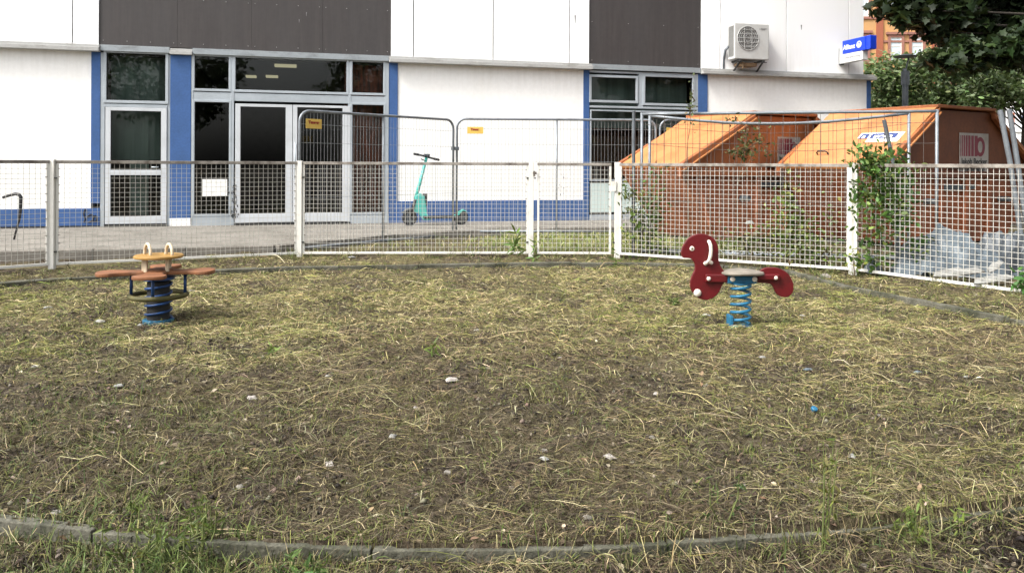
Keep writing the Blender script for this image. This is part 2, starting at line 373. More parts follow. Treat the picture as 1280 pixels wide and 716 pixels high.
def axis(lo, hi, fine, far, grow=1.22):
    c = list(np.arange(lo, hi + 1e-6, fine)); d = fine
    while c[-1] < far: d *= grow; c.append(c[-1] + d)
    d = fine
    while c[0] > -far: d *= grow; c.insert(0, c[0] - d)
    return np.array(c)
gx = axis(-8.5, 7.5, .033, 420)
gy_f = [1.6]
while gy_f[-1] < 15.5: gy_f.append(gy_f[-1] + max(.016, .0048 * gy_f[-1]))
d = gy_f[-1] - gy_f[-2]
while gy_f[-1] < 420: d *= 1.22; gy_f.append(gy_f[-1] + d)
d = .03
while gy_f[0] > -200: d *= 1.3; gy_f.insert(0, gy_f[0] - d)
gy = np.array(gy_f)
GX, GY = np.meshgrid(gx, gy)
GZ = height(GX, GY)
nx, ny = len(gx), len(gy)
def grid_mesh(name, X, Y, Z, m):
    ny_, nx_ = X.shape
    me = bpy.data.meshes.new(name); n = nx_ * ny_
    me.vertices.add(n); me.vertices.foreach_set('co', np.stack([X, Y, Z], -1).ravel())
    i = np.arange(nx_ - 1)[None, :] + nx_ * np.arange(ny_ - 1)[:, None]
    q = np.stack([i, i + 1, i + nx_ + 1, i + nx_], -1).reshape(-1, 4)
    me.loops.add(q.size); me.loops.foreach_set('vertex_index', q.ravel())
    me.polygons.add(len(q)); me.polygons.foreach_set('loop_start', np.arange(len(q)) * 4)
    me.update(); me.validate(); me.materials.append(m); me.shade_smooth()
    o = bpy.data.objects.new(name, me); COL.objects.link(o); return o

def soil_material():
    m = bpy.data.materials.new('soil'); m.use_nodes = True; nt = m.node_tree; p = nt.nodes['Principled BSDF']
    N = nt.nodes.new; Lk = nt.links.new
    p.inputs['Roughness'].default_value = .95; p.inputs['Specular IOR Level'].default_value = .15
    tc = N('ShaderNodeTexCoord')
    def noise(sc, det=5, ro=.6):
        n = N('ShaderNodeTexNoise'); n.inputs['Scale'].default_value = sc; n.inputs['Detail'].default_value = det; n.inputs['Roughness'].default_value = ro
        Lk(tc.outputs['Object'], n.inputs['Vector']); return n.outputs['Fac']
    def ramp(v, stops):
        r = N('ShaderNodeValToRGB'); e = r.color_ramp.elements
        e[0].position = stops[0][0]; e[0].color = (*stops[0][1], 1); e[1].position = stops[-1][0]; e[1].color = (*stops[-1][1], 1)
        for q, c in stops[1:-1]: k = e.new(q); k.color = (*c, 1)
        Lk(v, r.inputs[0]); return r.outputs[0]
    def mix(f, a, b, bt='MIX'):
        k = N('ShaderNodeMix'); k.data_type = 'RGBA'; k.blend_type = bt
        if isinstance(f, float): k.inputs['Factor'].default_value = f
        else: Lk(f, k.inputs['Factor'])
        Lk(a, k.inputs['A']); Lk(b, k.inputs['B']); return k.outputs['Result']
    soil = ramp(noise(20, 9, .72), [(.34, (.010, .008, .005)), (.47, (.040, .030, .020)), (.58, (.110, .088, .062)), (.7, (.21, .175, .13))])  # soil tones, with shaded gaps and sunlit crumbs put into the colour
    hay = ramp(noise(45, 6, .75), [(.3, (.022, .018, .008)), (.45, (.085, .073, .032)), (.6, (.19, .163, .085)), (.74, (.30, .265, .155))])
    r1 = N('ShaderNodeMapRange'); r1.inputs['From Min'].default_value = .40; r1.inputs['From Max'].default_value = .60
    Lk(noise(1.6, 7, .66), r1.inputs['Value'])
    a = N('ShaderNodeAttribute'); a.attribute_name = 'hay'
    mu = N('ShaderNodeMath'); mu.operation = 'MULTIPLY'; Lk(r1.outputs[0], mu.inputs[0]); Lk(a.outputs['Fac'], mu.inputs[1])
    c = mix(mu.outputs[0], soil, hay)
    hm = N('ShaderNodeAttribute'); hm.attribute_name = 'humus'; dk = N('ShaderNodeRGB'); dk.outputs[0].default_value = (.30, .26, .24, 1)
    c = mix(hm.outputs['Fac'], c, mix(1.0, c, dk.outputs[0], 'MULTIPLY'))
    Lk(c, p.inputs['Base Color'])
    bp = N('ShaderNodeBump'); bp.inputs['Strength'].default_value = 1.0; bp.inputs['Distance'].default_value = .035
    Lk(noise(38, 8, .75), bp.inputs['Height']); Lk(bp.outputs[0], p.inputs['Normal'])
    return m
M['soil'] = soil_material()
ground = grid_mesh('ground', GX, GY, GZ, M['soil']); tag(ground, kind='structure')
front = GY - np.interp(GX, kfx, kfy)
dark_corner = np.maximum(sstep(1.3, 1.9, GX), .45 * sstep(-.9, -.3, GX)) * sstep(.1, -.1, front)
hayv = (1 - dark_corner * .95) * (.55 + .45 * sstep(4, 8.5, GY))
hayv = np.where(front < -.05, hayv * .6, hayv)
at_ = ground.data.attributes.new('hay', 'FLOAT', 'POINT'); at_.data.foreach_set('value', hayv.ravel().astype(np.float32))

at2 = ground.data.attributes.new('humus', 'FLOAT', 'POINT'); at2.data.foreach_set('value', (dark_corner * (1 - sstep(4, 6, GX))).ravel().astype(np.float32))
# kerb ring: separate short stones butted along the edge of the sand pit
def kerb_line(mb, pts, w, ztop, zbot, step, bury=0.0):
    # resample
    P = [Vector((p[0], p[1])) for p in pts]; cum = [0]
    for a, b in zip(P[:-1], P[1:]): cum.append(cum[-1] + (b - a).length)
    def pt(s):
        for i in range(len(P) - 1):
            if s <= cum[i + 1] or i == len(P) - 2:
                t = (s - cum[i]) / (cum[i + 1] - cum[i]); return P[i].lerp(P[i + 1], t)
    n = max(1, int(cum[-1] / step)); L = cum[-1] / n
    for k in range(n):
        s0, s1 = k * L + .004, (k + 1) * L - .004; q = 5
        dz = random.uniform(-.004, .004); tilt = random.uniform(-.004, .004)
        rows = []
        for j in range(q):
            s = s0 + (s1 - s0) * j / (q - 1); c = pt(s); d = (pt(min(cum[-1], s + .02)) - pt(max(0, s - .02))).normalized(); nr = Vector((-d.y, d.x))
            wob = random.uniform(-.004, .004); bz = bury * float(sstep(.6, 1.35, np.float64(c.x)))
            rows.append([(c.x - nr.x * w / 2, c.y - nr.y * w / 2, zbot), (c.x - nr.x * (w / 2 + wob), c.y - nr.y * (w / 2 + wob), ztop - bz + dz - tilt + random.uniform(-.003, .003)),
                         (c.x + nr.x * w / 2, c.y + nr.y * w / 2, ztop - bz + dz + tilt + random.uniform(-.003, .003)), (c.x + nr.x * w / 2, c.y + nr.y * w / 2, zbot)])
        vs = [v for r_ in rows for v in r_]; fs = [(0, 1, 2, 3), tuple(4 * (q - 1) + i for i in (3, 2, 1, 0))]
        for j in range(q - 1):
            for i in range(4):
                fs.append((4 * j + i, 4 * j + 4 + i, 4 * j + 4 + (i + 1) % 4, 4 * j + (i + 1) % 4))
        mb.add(vs, fs)
mb = MB(); kerb_line(mb, [(p.x, p.y) for p in KF], .050, .028, -.2, 1.0, .022)
tag(mb.build('kerb', M['kerb'], bevel=.004), kind='structure')
mb = MB(); kerb_line(mb, FAR_K, .09, .058, -.15, 1.0)
tag(mb.build('kerb', M['kerb'], bevel=.008), kind='structure')

# pavement before the building, a slab with a kerb step
PAV = [(-12.5, 9.1), (-6.7, 10.42), (-3.35, 11.3), (-1.95, 13.25), (-.7, 14.0), (.35, 14.4), (3.2, 15.1), (9.5, 16.7), (16, 18.4), (16.6, 20.9), (-12.0, 13.25)]
def flat_prism(mb, poly, z0, z1):
    n = len(poly)
    mb.add([(x, y, z0) for x, y in poly] + [(x, y, z1) for x, y in poly], [tuple(reversed(range(n))), tuple(range(n, 2 * n))] + [(i, (i + 1) % n, (i + 1) % n + n, i + n) for i in range(n)])
mb = MB(); flat_prism(mb, PAV, -.1, .2)
tag(mb.build('pavement', M['concrete'], bevel=.012), kind='structure')
mb = MB()
for a, b in zip(PAV[0:5], PAV[1:6]):
    a3 = Vector((a[0], a[1], .08)); b3 = Vector((b[0], b[1], .08)); d = (b3 - a3).normalized(); nrm = Vector((d.y, -d.x, 0))
    n = max(1, round((b3 - a3).length))
    for k in range(n):
        p = a3 + (b3 - a3) * (k / n) + d * .006 + nrm * .05; q = a3 + (b3 - a3) * ((k + 1) / n) - d * .006 + nrm * .05
        mb.bar(p, q, .096, .232)
tag(mb.build('pavement_kerb', M['concrete'], bevel=.01), kind='structure')

# ------------------------------------------------------------------ main building
bld = empty('flat_roofed_building', (FO.x, FO.y, 0), FA, 'low white commercial building with blue pillars, dark fascia panels and glazed entrance doors', 'building')
def fr(x0, y0, x1, y1, off=0.0):
    u0, z1 = fac(x0, y0, off); u1, z0 = fac(x1, y1, off); return u0, u1, z0, z1
def U(px): return fac(px, 150)[0]
ZP = .2; ZL = 3.33; ZT = 7.6
zsill = ZL
uL, uR = U(-260), fac(1088, 120)[0]; uRu = fac(1078, 60)[0]
D_ = 9.0
# blank rendered walls; local y is depth into the building (0 = facade plane)
def part(name, mb, m, **k): return mb.build(name, m, bld, **k)
ZB = .62                                        # top of the blue plinth
segs = [(uL, U(114)), (U(497), U(729)), (U(884), fac(1083, 150)[0])]
zpl = [fac(60, 261)[1], fac(600, 253)[1], ZB]
for (a, b), zb in zip(segs, zpl):
    part('rendered_wall', MB().box(a, b, 0, .3, zb, ZL), M['wall_white'])
blues = [(U(114), U(125.5)), (U(213), U(239)), (U(486), U(497)), (U(729), U(736.5)), (U(872), U(884)), (fac(1083, 150)[0], uR)]
for i, (a, b) in enumerate(blues):
    part('pillar', MB().box(a, b, -.02 if i != 1 else -.03, .3, (ZP + .14 if i == 1 else ZB), ZL), M['blue'], bevel=.006)
part('pillar_base', MB().box(U(213), U(239), -.034, .3, ZP - .05, ZP + .14), M['wall_white'], bevel=.004)
for a, b in ((uL, U(125.5)), (U(486), U(736.5)), (U(872), uR)):
    part('plinth', MB().box(a, b, -.021, .3, ZP - .05, ZB if a != uL else fac(60, 261)[1]), M['blue'], bevel=.005)
part('plinth_shadow_gap', MB().box(uL, U(125.5), -.025, .1, ZP - .04, ZP + .03), M['seal'])
# upper cladding
whites = [(uL, U(-90)), (U(-90), fac(91.5, 30)[0]), (fac(91.5, 30)[0], fac(125, 30)[0]), (fac(488, 30)[0], fac(516.5, 30)[0]), (fac(516.5, 30)[0], fac(616, 30)[0]), (fac(616, 30)[0], fac(711, 30)[0]), (fac(711, 30)[0], fac(736, 30)[0]),
          (fac(875, 30)[0], fac(899, 30)[0]), (fac(899, 30)[0], fac(981.5, 30)[0]), (fac(981.5, 30)[0], fac(1059.5, 30)[0]), (fac(1059.5, 30)[0], uRu)]
for a, b in whites:
    part('white_cladding_panel', MB().box(a + .010, b - .010, -.05, .02, ZL + .12, ZT), M['panel_white'], bevel=.003)
u125, u488, u736, u875 = fac(125, 30)[0], fac(488, 30)[0], fac(736, 30)[0], fac(875, 30)[0]
ud = [u125 + (u488 - u125) * k / 4 for k in range(5)]
for a, b in list(zip(ud[:-1], ud[1:])) + [(u736, u875)]:
    part('dark_cladding_panel', MB().box(a + .0015, b - .0015, -.03, .02, ZL + .12, ZT), M['panel_dark'], bevel=.001)
part('backing_wall', MB().box(uL, uRu - .002, .021, .3, ZL + .02, ZT - .01), M['joint'])
# screws on the cladding
mb = MB()
for a, b in list(zip(ud[:-1], ud[1:])) + [(u736, u875)]:
    for k in range(4):
        for z in (ZL + .2, ZL + 1.0):
            mb.ball((a + .06 + (b - a - .12) * k / 3, -.032, z), .0075, 3)
tag(part('screw_heads', mb, M['sill_white']), kind='stuff')
# ledge: white sills under the white panels, grey flashing under the dark ones
def ledge(a, b, m, dep, h, nm):
    part(nm, MB().box(a, b, -dep, .02, ZL - .01, ZL + h * .55).box(a, b, -dep * .62, .018, ZL + h * .55 + .002, ZL + h), m, bevel=.006)
ledge(uL, fac(126, 60)[0], M['sill_white'], .16, .115, 'sill')
ledge(fac(486, 70)[0], fac(738, 80)[0], M['sill_white'], .17, .115, 'sill')
ledge(fac(874.5, 90)[0], fac(1090, 96)[0], M['sill_white'], .17, .115, 'sill')
ledge(fac(213, 60)[0], fac(241, 60)[0], M['sill_white'], .10, .10, 'sill')
for a, b in ((126.3, 212.7), (241.3, 485.7), (738.3, 874.2)):
    part('flashing', MB().box(fac(a, 60)[0], fac(b, 60)[0], -.07, .02, ZL + .01, ZL + .117), M['flashing'], bevel=.004)
part('roof', MB().box(uL, uRu, -.08, D_, ZT, ZT + .2), M['flashing'], bevel=.02)
part('roof_canopy', MB().box(fac(1000, 90)[0], fac(1089, 90)[0], .03, D_ * .6, ZL - .01, ZL + .10), M['flashing'])
part('side_wall', MB().box(uR - .25, uR - .002, .301, D_, ZP - .05, ZL - .012), M['wall_white'])
part('side_wall', MB().box(uRu - .25, uRu - .003, .301, D_, ZL + .101, ZT - .01), M['panel_white'])
part('back_wall', MB().box(uL, uR, D_, D_ + .2, ZP - .05, ZT - .01), M['wall_white'])
# interior: one dim room behind each glazed bay
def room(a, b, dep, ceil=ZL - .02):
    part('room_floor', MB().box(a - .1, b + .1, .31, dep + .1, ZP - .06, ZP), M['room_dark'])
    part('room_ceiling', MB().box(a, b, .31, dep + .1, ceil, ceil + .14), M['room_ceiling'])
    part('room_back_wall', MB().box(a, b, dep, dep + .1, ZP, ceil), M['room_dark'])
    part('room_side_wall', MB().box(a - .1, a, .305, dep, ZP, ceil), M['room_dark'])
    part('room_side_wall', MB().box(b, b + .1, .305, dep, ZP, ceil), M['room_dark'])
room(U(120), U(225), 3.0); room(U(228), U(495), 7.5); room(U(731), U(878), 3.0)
for px, py, dep, w in ((357, 82, 1.6, .42), (314, 95.5, 3.2, .22), (340, 95.5, 3.2, .26)):
    # lamps under the ceiling
    x_, z_ = ray(px, py); zc = ZL - .03; t = (zc - CAM_Z) / z_
    P = Vector((x_ * t, t)); u = (P - FO).dot(FT); v = (P - FO).dot(FN)
    if 0.4 < v < 7: part('ceiling_lamp', MB().box(u - w / 2, u + w / 2, v - .12, v + .12, zc - .03, zc + .04), M['lamp_lit'])
part('room_column', MB().box(U(432), U(488), .36, .6, ZP, ZL - .03), M['room_brick'])
part('room_column', MB().box(U(448) - .5, U(452), 2.6, 2.9, ZP, ZL - .05), M['dull_brown'])

def window(x0, y0, x1, y1, fw=.05, dep=.03, glass='glass', name='window', frame='alu', parent=bld, split=None, bottom=None, top=None, out=0.0):
    """a glazed opening: frame ring with its pane; pixel corners of the glass"""
    u0, u1, z0, z1 = fr(x0, y0, x1, y1)
    if bottom is not None: z0 = bottom
    mb = MB()
    mb.box(u0 - fw, u0, -dep, .06, z0 - fw, z1 + fw).box(u1, u1 + fw, -dep, .06, z0 - fw, z1 + fw)
    mb.box(u0, u1, -dep, .06, z1, z1 + fw).box(u0, u1, -dep, .06, z0 - fw, z0)
    f = mb.build(name, M[frame], parent, bevel=.004)
    s = MB(); g = .012
    s.box(u0, u0 + g, .004, .03, z0, z1).box(u1 - g, u1, .004, .03, z0, z1).box(u0 + g, u1 - g, .004, .03, z1 - g, z1).box(u0 + g, u1 - g, .004, .03, z0, z0 + g)
    s.build('seal', M['seal'], f)
    p = MB().box(u0 + .002, u1 - .002, .016, .022, z0 + .002, z1 - .002).build('pane', M[glass], f)
    return f
# left door bay
a, b = U(125.5), U(213)
window(133.5, 66, 207, 127)
mb = MB()
ub = fac(133.5, 66); 
zt = fac(170, 66)[1] + .05
u0, u1, z0, z1 = fr(138.5, 139, 201.5, 212)
part('door_frame', MB().box(a + .002, fac(131, 150)[0], -.012, .1, ZP, ZL - .012).box(fac(209.3, 150)[0], b - .002, -.012, .1, ZP, ZL - .012)
     .box(fac(131, 150)[0], fac(209.3, 150)[0], -.014, .1, zt + .002, ZL - .013).box(fac(131, 150)[0], fac(209.3, 150)[0], -.02, .1, fac(170, 134.5)[1], fac(170, 127)[1] - .052), M['alu'], bevel=.004)
def door(x0, x1, panes, zbot, ztop, handle=None, frame='door_white', out=.03):
    uo0, uo1 = fac(x0, 200)[0], fac(x1, 200)[0]
    zs = [(fac((x0 + x1) / 2, p[3])[1], fac((x0 + x1) / 2, p[1])[1]) for p in panes]
    ui0, ui1 = fac(panes[0][0], 200)[0], fac(panes[0][2], 200)[0]
    mb = MB().box(uo0, ui0, -out, .05, zbot, ztop).box(ui1, uo1, -out, .05, zbot, ztop)
    zz = sorted(zs); lev = [zbot] + [v for z in zz for v in z] + [ztop]
    for k in range(0, len(lev), 2): mb.box(ui0, ui1, -out, .05, lev[k], lev[k + 1])
    d = mb.build('door', M[frame], bld, bevel=.004)
    for z0, z1 in zz:
        MB().box(ui0 + .001, ui1 - .001, .008, .016, z0 + .001, z1 - .001).build('pane', M['glass'], d)
        s = MB(); g = .012
        s.box(ui0, ui0 + g, -.004, .03, z0, z1).box(ui1 - g, ui1, -.004, .03, z0, z1).box(ui0 + g, ui1 - g, -.004, .03, z1 - g, z1).box(ui0 + g, ui1 - g, -.004, .03, z0, z0 + g)
        s.build('seal', M['seal'], d)
    if handle:
        uh, zh, vertical = handle
        h = MB()
        if vertical: h.tube([(uh, -out - .05, zh - .45), (uh, -out - .05, zh + .25)], .014).bar((uh, -out, zh + .2), (uh, -out - .05, zh + .2), .015).bar((uh, -out, zh - .4), (uh, -out - .05, zh - .4), .015)
        else: h.tube([(uh, -out, zh), (uh, -out - .05, zh), (uh - .11, -out - .05, zh)], .011)
        h.build('handle', M['alu'], d, smooth=True)
    return d
zdt = fac(170, 134.5)[1] - .004
door(132, 208.5, [(138.5, 139, 201.5, 212.5), (138.5, 219, 201.5, 270)], ZP + .05, zdt, (fac(198, 209)[0], fac(198, 209)[1], False))
part('threshold', MB().box(fac(131, 270)[0], fac(209, 270)[0], -.06, .2, ZP - .02, ZP + .047), M['seal'])
# entrance bay
window(243.5, 69, 286, 112, fw=.045); window(294.5, 70.5, 433, 116, fw=.045); window(440.5, 75, 479, 117, fw=.045)
zb2 = fac(360, 128)[1]
za2 = fac(360, 115)[1] - .047
a, b = U(239), U(486)
part('transom', MB().box(a + .004, b - .004, -.02, .1, zb2, za2), M['alu'], bevel=.004)
zh2 = fac(360, 69.5)[1] + .045
part('head_frame', MB().box(a + .002, b - .002, -.018, .1, zh2 + .003, ZL - .012), M['alu'], bevel=.004)
zbw = fac(264, 267.5)[1]
window(243.5, 127.5, 286, 267.5, fw=.04, bottom=zbw); window(440.5, 131, 479, 266, fw=.04, bottom=zbw)
for q0, q1 in ((239.3, 241.6), (288.3, 292.6), (435, 438.6), (481, 485.8)):
    part('mullion', MB().box(fac(q0, 150)[0], fac(q1, 150)[0], -.026, .1, ZP, ZL - .016), M['alu'], bevel=.004)
for q0, q1 in ((240, 293), (436, 486)):
    part('bottom_frame', MB().box(fac(q0, 270)[0], fac(q1, 270)[0], -.022, .1, ZP - .02, zbw - .041), M['alu'], bevel=.004)
zdt = fac(365, 130)[1] - .02
door(294, 365.3, [(300.5, 134, 357, 267)], ZP + .04, zdt)
door(366, 437.5, [(371.5, 135, 428, 266)], ZP + .04, zdt, (fac(369, 205)[0], fac(369, 195)[1], True))
part('threshold', MB().box(fac(293, 270)[0], fac(438, 270)[0], -.10, .2, ZP - .02, ZP + .03), M['seal'])
# notice on the left sidelight
u0, u1, z0, z1 = fr(253, 224, 284, 245)
part('notice', MB().box(u0, u1, -.004, .012, z0, z1), M['paper'])
# right window bay
window(739, 96.5, 794.5, 126.5, fw=.05); window(806, 96, 865, 130.5, fw=.05)
window(739, 139, 864, 224.5, fw=.03, glass='glass')
a, b = U(736.5), U(872)
zt3 = fac(800, 96)[1] + .05
part('head_frame', MB().box(a + .002, b - .002, -.012, .1, zt3 + .003, ZL - .012), M['alu'])
part('transom', MB().box(a + .002, b - .002, -.022, .1, fac(800, 138)[1] + .032, fac(800, 130.5)[1] - .052), M['alu'], bevel=.004)
part('mullion', MB().box(fac(797, 110)[0] + .02, fac(804, 110)[0] - .005, -.018, .1, fac(800, 130.5)[1] - .05, ZL - .018), M['alu'], bevel=.004)
part('mullion', MB().box(fac(867, 110)[0], b - .002, -.018, .1, ZP, ZL - .018), M['alu'], bevel=.004)
u0, u1, z0, z1 = fr(738, 227, 864, 264)
part('spandrel_panel', MB().box(u0, u1, -.01, .1, z0, z1 - .03), M['frosted'], bevel=.004)
part('spandrel_gap', MB().box(u0, u1, .0, .1, z0 - .05, z0 - .002), M['seal'])
part('window_sill', MB().box(u0 - .02, u1 + .02, -.05, .1, ZP - .02, z0 - .055), M['alu'], bevel=.006)
# added sheets behind the glass, coloured to stand in for its reflections
part('reflection_sheet', MB().box(U(737), U(868), .34, .346, ZP + .6, fac(800, 170)[1]), M['dull_brown'])
part('reflection_sheet', MB().box(U(737), U(868), .36, .366, fac(800, 160)[1], ZL - .03), M['reflection_green'])
part('reflection_sheet', MB().box(U(133), U(207), .36, .366, fac(170, 200)[1], ZL - .03), M['reflection_green'])
part('reflection_sheet', MB().box(U(158), U(182), .33, .336, ZP + .1, fac(170, 139)[1]), M['reflection_green'])
# sprayed scribbles on the plinth and the door post
mb = MB()
def scribble(pts, r=.012, off=-.03):
    mb.tube([(fac(x, y)[0], off, fac(x, y)[1]) for x, y in pts], r, 5)
scribble([(107, 261), (105, 267), (107, 274), (105, 278)]); scribble([(109, 271), (114, 268), (118, 270), (116, 275), (111, 278)]); scribble([(119, 269), (122, 272), (120, 277), (117, 276)])
part('sprayed_scribble', mb, M['black'])
mb = MB()
for k in range(70):
    x = 293 + random.gauss(0, 2.8); y = random.uniform(232, 272); r_ = random.uniform(.004, .013)
    u, z = fac(x, y); mb.box(u - r_ * .6, u + r_ * .6, -.036, -.02, z - r_ * 1.6, z + r_ * 1.6)
for k in range(22):
    x = 703 + random.gauss(0, 4); y = random.uniform(205, 262); r_ = random.uniform(.003, .009)
    u, z = fac(x, y); mb.box(u - r_ * .5, u + r_ * .5, -.006, .01, z - r_ * 2, z + r_ * 2)
part('dirt_splashes', mb, M['black'])
# stains on the cladding
mb = MB()
for x, y, w, h in ((718, 20, 1.3, 10), (1000, 32, 1.4, 6), (374, 25, .6, 4), (383, 16, .5, 5)):
    u0, z0 = fac(x, y); u1, z1 = fac(x, y + h)
    c = .004 * w * 3
    mb.prism([(u0 - c, z0), (u0 + c, z0), (u0 + c * .3, z1), (u0 - c * .3, z1)], -.052 if x > 500 else -.032, -.045 if x > 500 else -.028)
part('stain', mb, M['grey_ink'])

# ------------------------------------------------------------------ air conditioner on the wall
u0, u1, z0, z1 = fr(915, 29, 960, 78, -.33)
acw = .84; ach = .78
zc0 = fac(935, 75, -.33)[1]
ac = empty('air_conditioner', (0, 0, 0), 0, 'off-white outdoor air conditioning unit with round fan grille hung on the white cladding', 'air conditioner')
ac.matrix_world = Matrix.Translation((FO.x, FO.y, 0)) @ Matrix.Rotation(FA, 4, 'Z') @ Matrix.Translation((fac(938, 50, -.33)[0], -.06, zc0))
MB().box(-acw / 2, acw / 2, -.33, -.06, 0, ach).build('casing', M['white_plastic'], ac, bevel=.02, seg=3)
mb = MB()
for k in range(9): mb.box(-acw / 2 - .006, -acw / 2 + .004, -.30 + k * .024, -.288 + k * .024, .06, ach - .06)
mb.build('side_grille', M['grille'], ac)
cx, cz, rad = -.10, .455, .255
fm = Matrix.Translation((cx, -.331, cz)) @ Matrix.Rotation(R(90), 4, 'X')
mb = MB().lathe([(rad, -.004), (rad, .004)], 36); mb.v = [tuple(fm @ Vector(v)) for v in mb.v]
mb.build('fan_opening', M['grille'], ac)
mb = MB()
for rr in (.07, .12, .17, .215, .255):
    mb.tube([(cx + rr * math.cos(t), -.342, cz + rr * math.sin(t)) for t in [2 * PI * k / 28 for k in range(28)]], .0028 if rr < .24 else .006, 5, closed=True)
for k in range(-2, 3): mb.bar((cx - .25 * math.cos(k * .35), -.345, cz + k * .09), (cx + .25 * math.cos(k * .35), -.345, cz + k * .09), .008)
mb.bar((cx - .09, -.347, cz - .23), (cx - .09, -.347, cz + .23), .006).bar((cx + .09, -.347, cz - .23), (cx + .09, -.347, cz + .23), .006)
mb.build('fan_grille', M['white_plastic'], ac)
mb = MB()
for dx, dz in ((0, .012), (-.010, -.006), (.010, -.006)):
    mb.prism([(.19 + dx, .665 + dz - .011), (.19 + dx + .007, .665 + dz), (.19 + dx, .665 + dz + .011), (.19 + dx - .007, .665 + dz)], -.334, -.328)
mb.build('emblem', M['grey_ink'], ac)
TX = Matrix.Rotation(R(90), 4, 'X')
bold_text('MITSUBISHI', .028, 'lettering', M['grey_ink'], ac, Matrix.Translation((.285, -.333, .673)) @ TX, .001, .0006)
bold_text('ELECTRIC', .020, 'lettering', M['grey_ink'], ac, Matrix.Translation((.272, -.333, .650)) @ TX, .001, .0006)
mb = MB()
for s in (-.28, .28): mb.box(s - .02, s + .02, -.36, -.0, -.045, -.005).bar((s, -.0, -.28), (s, -.33, -.03), .03)
mb.box(-.36, .36, -.35, -.31, -.06, -.046)
mb.build('wall_bracket', M['bracket_dark'], ac, bevel=.003)
MB().box(-.26, .16, -.28, -.03, -.14, -.065).build('drip_tray', M['wood'], ac, bevel=.01)
MB().bar((-.20, -.30, -.2), (-.20, -.30, -.06), .025).build('prop', M['wood'], ac)
MB().tube([(-.42, -.1, .30), (-.47, -.04, .22), (-.48, .02, .0), (-.48, .02, -.22)], .028).build('pipe', M['galv_dark'], ac, smooth=True)

# projecting shop sign on the upper corner
us, zs = fac(1051, 60)
sg = empty('projecting_sign', (0, 0, 0), 0, 'blue projecting shop sign over a light grey panel at the white building corner', 'sign')
sg.matrix_world = Matrix.Translation((FO.x, FO.y, 0)) @ Matrix.Rotation(FA, 4, 'Z') @ Matrix.Translation((fac(1049, 60)[0], -.05, fac(1049, 81)[1]))
# local x outward is -y of the facade: build along -y
L_ = .92
SW = .14
MB().box(-SW / 2, SW / 2, -L_ + .10, -.05, 0, .36).build('lower_panel', M['sign_grey'], sg, bevel=.01)
MB().box(-SW / 2 - .012, SW / 2 + .012, -L_, -.16, .20, .50).box(-SW / 2 - .012, SW / 2 + .012, -L_ - .16, -L_ - .02, .20, .50).build('blue_box', M['sign_blue'], sg, bevel=.015)
MB().box(-.05, .05, -.06, 0, -.02, .36).build('wall_mount', M['galv_dark'], sg, bevel=.006)
# the face seen from the street's left side looks towards -x
FACE = Matrix(((0, 0, -1, -SW / 2 - .013), (-1, 0, 0, 0), (0, 1, 0, 0), (0, 0, 0, 1)))
bold_text('Allianz', .145, 'lettering', M['white_ink'], sg, FACE @ Matrix.Translation((.20, .335, 0)), .002, .004, 'LEFT')
mb = MB()
em = FACE @ Matrix.Translation((.725, .345, .001)) @ Matrix.Scale(.62, 4)
mb.tube([em @ Vector((.105 * math.cos(t), .105 * math.sin(t), 0)) for t in [2 * PI * k / 24 for k in range(24)]], .012, 6, closed=True)
for dx, h in ((-.045, .075), (0, .12), (.045, .075)): mb.bar(em @ Vector((dx, -.07, 0)), em @ Vector((dx, -.07 + h, 0)), .022)
mb.build('emblem', M['white_ink'], sg)
bold_text('Generalvertretung', .07, 'lettering', M['grey_ink'], sg, Matrix(((0, 0, -1, -SW / 2 - .002), (-1, 0, 0, 0), (0, 1, 0, 0), (0, 0, 0, 1))) @ Matrix.Translation((.22, .11, 0)), .001, .001, 'LEFT')

# ------------------------------------------------------------------ white mesh fence round the sand pit
FZT = 1.375
def mesh_panel(parent, a, b, ztop=FZT, zbot=.105, inset=.037, name='mesh_panel'):
    a = Vector((a[0], a[1], 0)); b = Vector((b[0], b[1], 0)); d = (b - a); L = d.length; d.normalize()
    Mx = Matrix(((d.x, -d.y, 0, a.x), (d.y, d.x, 0, a.y), (0, 0, 1, 0), (0, 0, 0, 1)))
    x0, x1 = inset, L - inset
    tb = MB().box(x0, x0 + .03, -.015, .015, zbot, ztop - .042, Mx).box(x1 - .03, x1, -.015, .015, zbot, ztop - .042, Mx).box(x0 + .03, x1 - .03, -.015, .015, zbot, zbot + .03, Mx)
    for k in range(12):
        z = zbot + .06 + (ztop - zbot - .16) * k / 11
        tb.box(x0 + .022, x0 + .046, -.019, .008, z - .004, z + .004, Mx, 1).box(x1 - .046, x1 - .022, -.019, .008, z - .004, z + .004, Mx, 1)
    f = tb.build(name, [M['fence_white'], M['rail_dirty']], parent, bevel=.002)
    MB().box(x0, x1, -.022, .022, ztop - .04, ztop, Mx).build('top_rail', M['rail_dirty'], f, bevel=.004)
    w = MB(); n = max(2, round((x1 - x0 - .06) / .06)); t = .0022
    for k in range(1, n):
        x = x0 + .03 + (x1 - x0 - .06) * k / n + random.uniform(-.002, .002); w.box(x - t, x + t, -t - .004, t - .004, zbot + .028, ztop - .041, Mx)
    m = round((ztop - .04 - zbot - .03) / .06)
    for k in range(1, m):
        z = zbot + .03 + (ztop - .07 - zbot) * k / m; w.box(x0 + .028, x1 - .028, -t + .004, t + .004, z - t, z + t, Mx)
    w.build('wire_mesh', M['mesh_wire'], f)
    return f
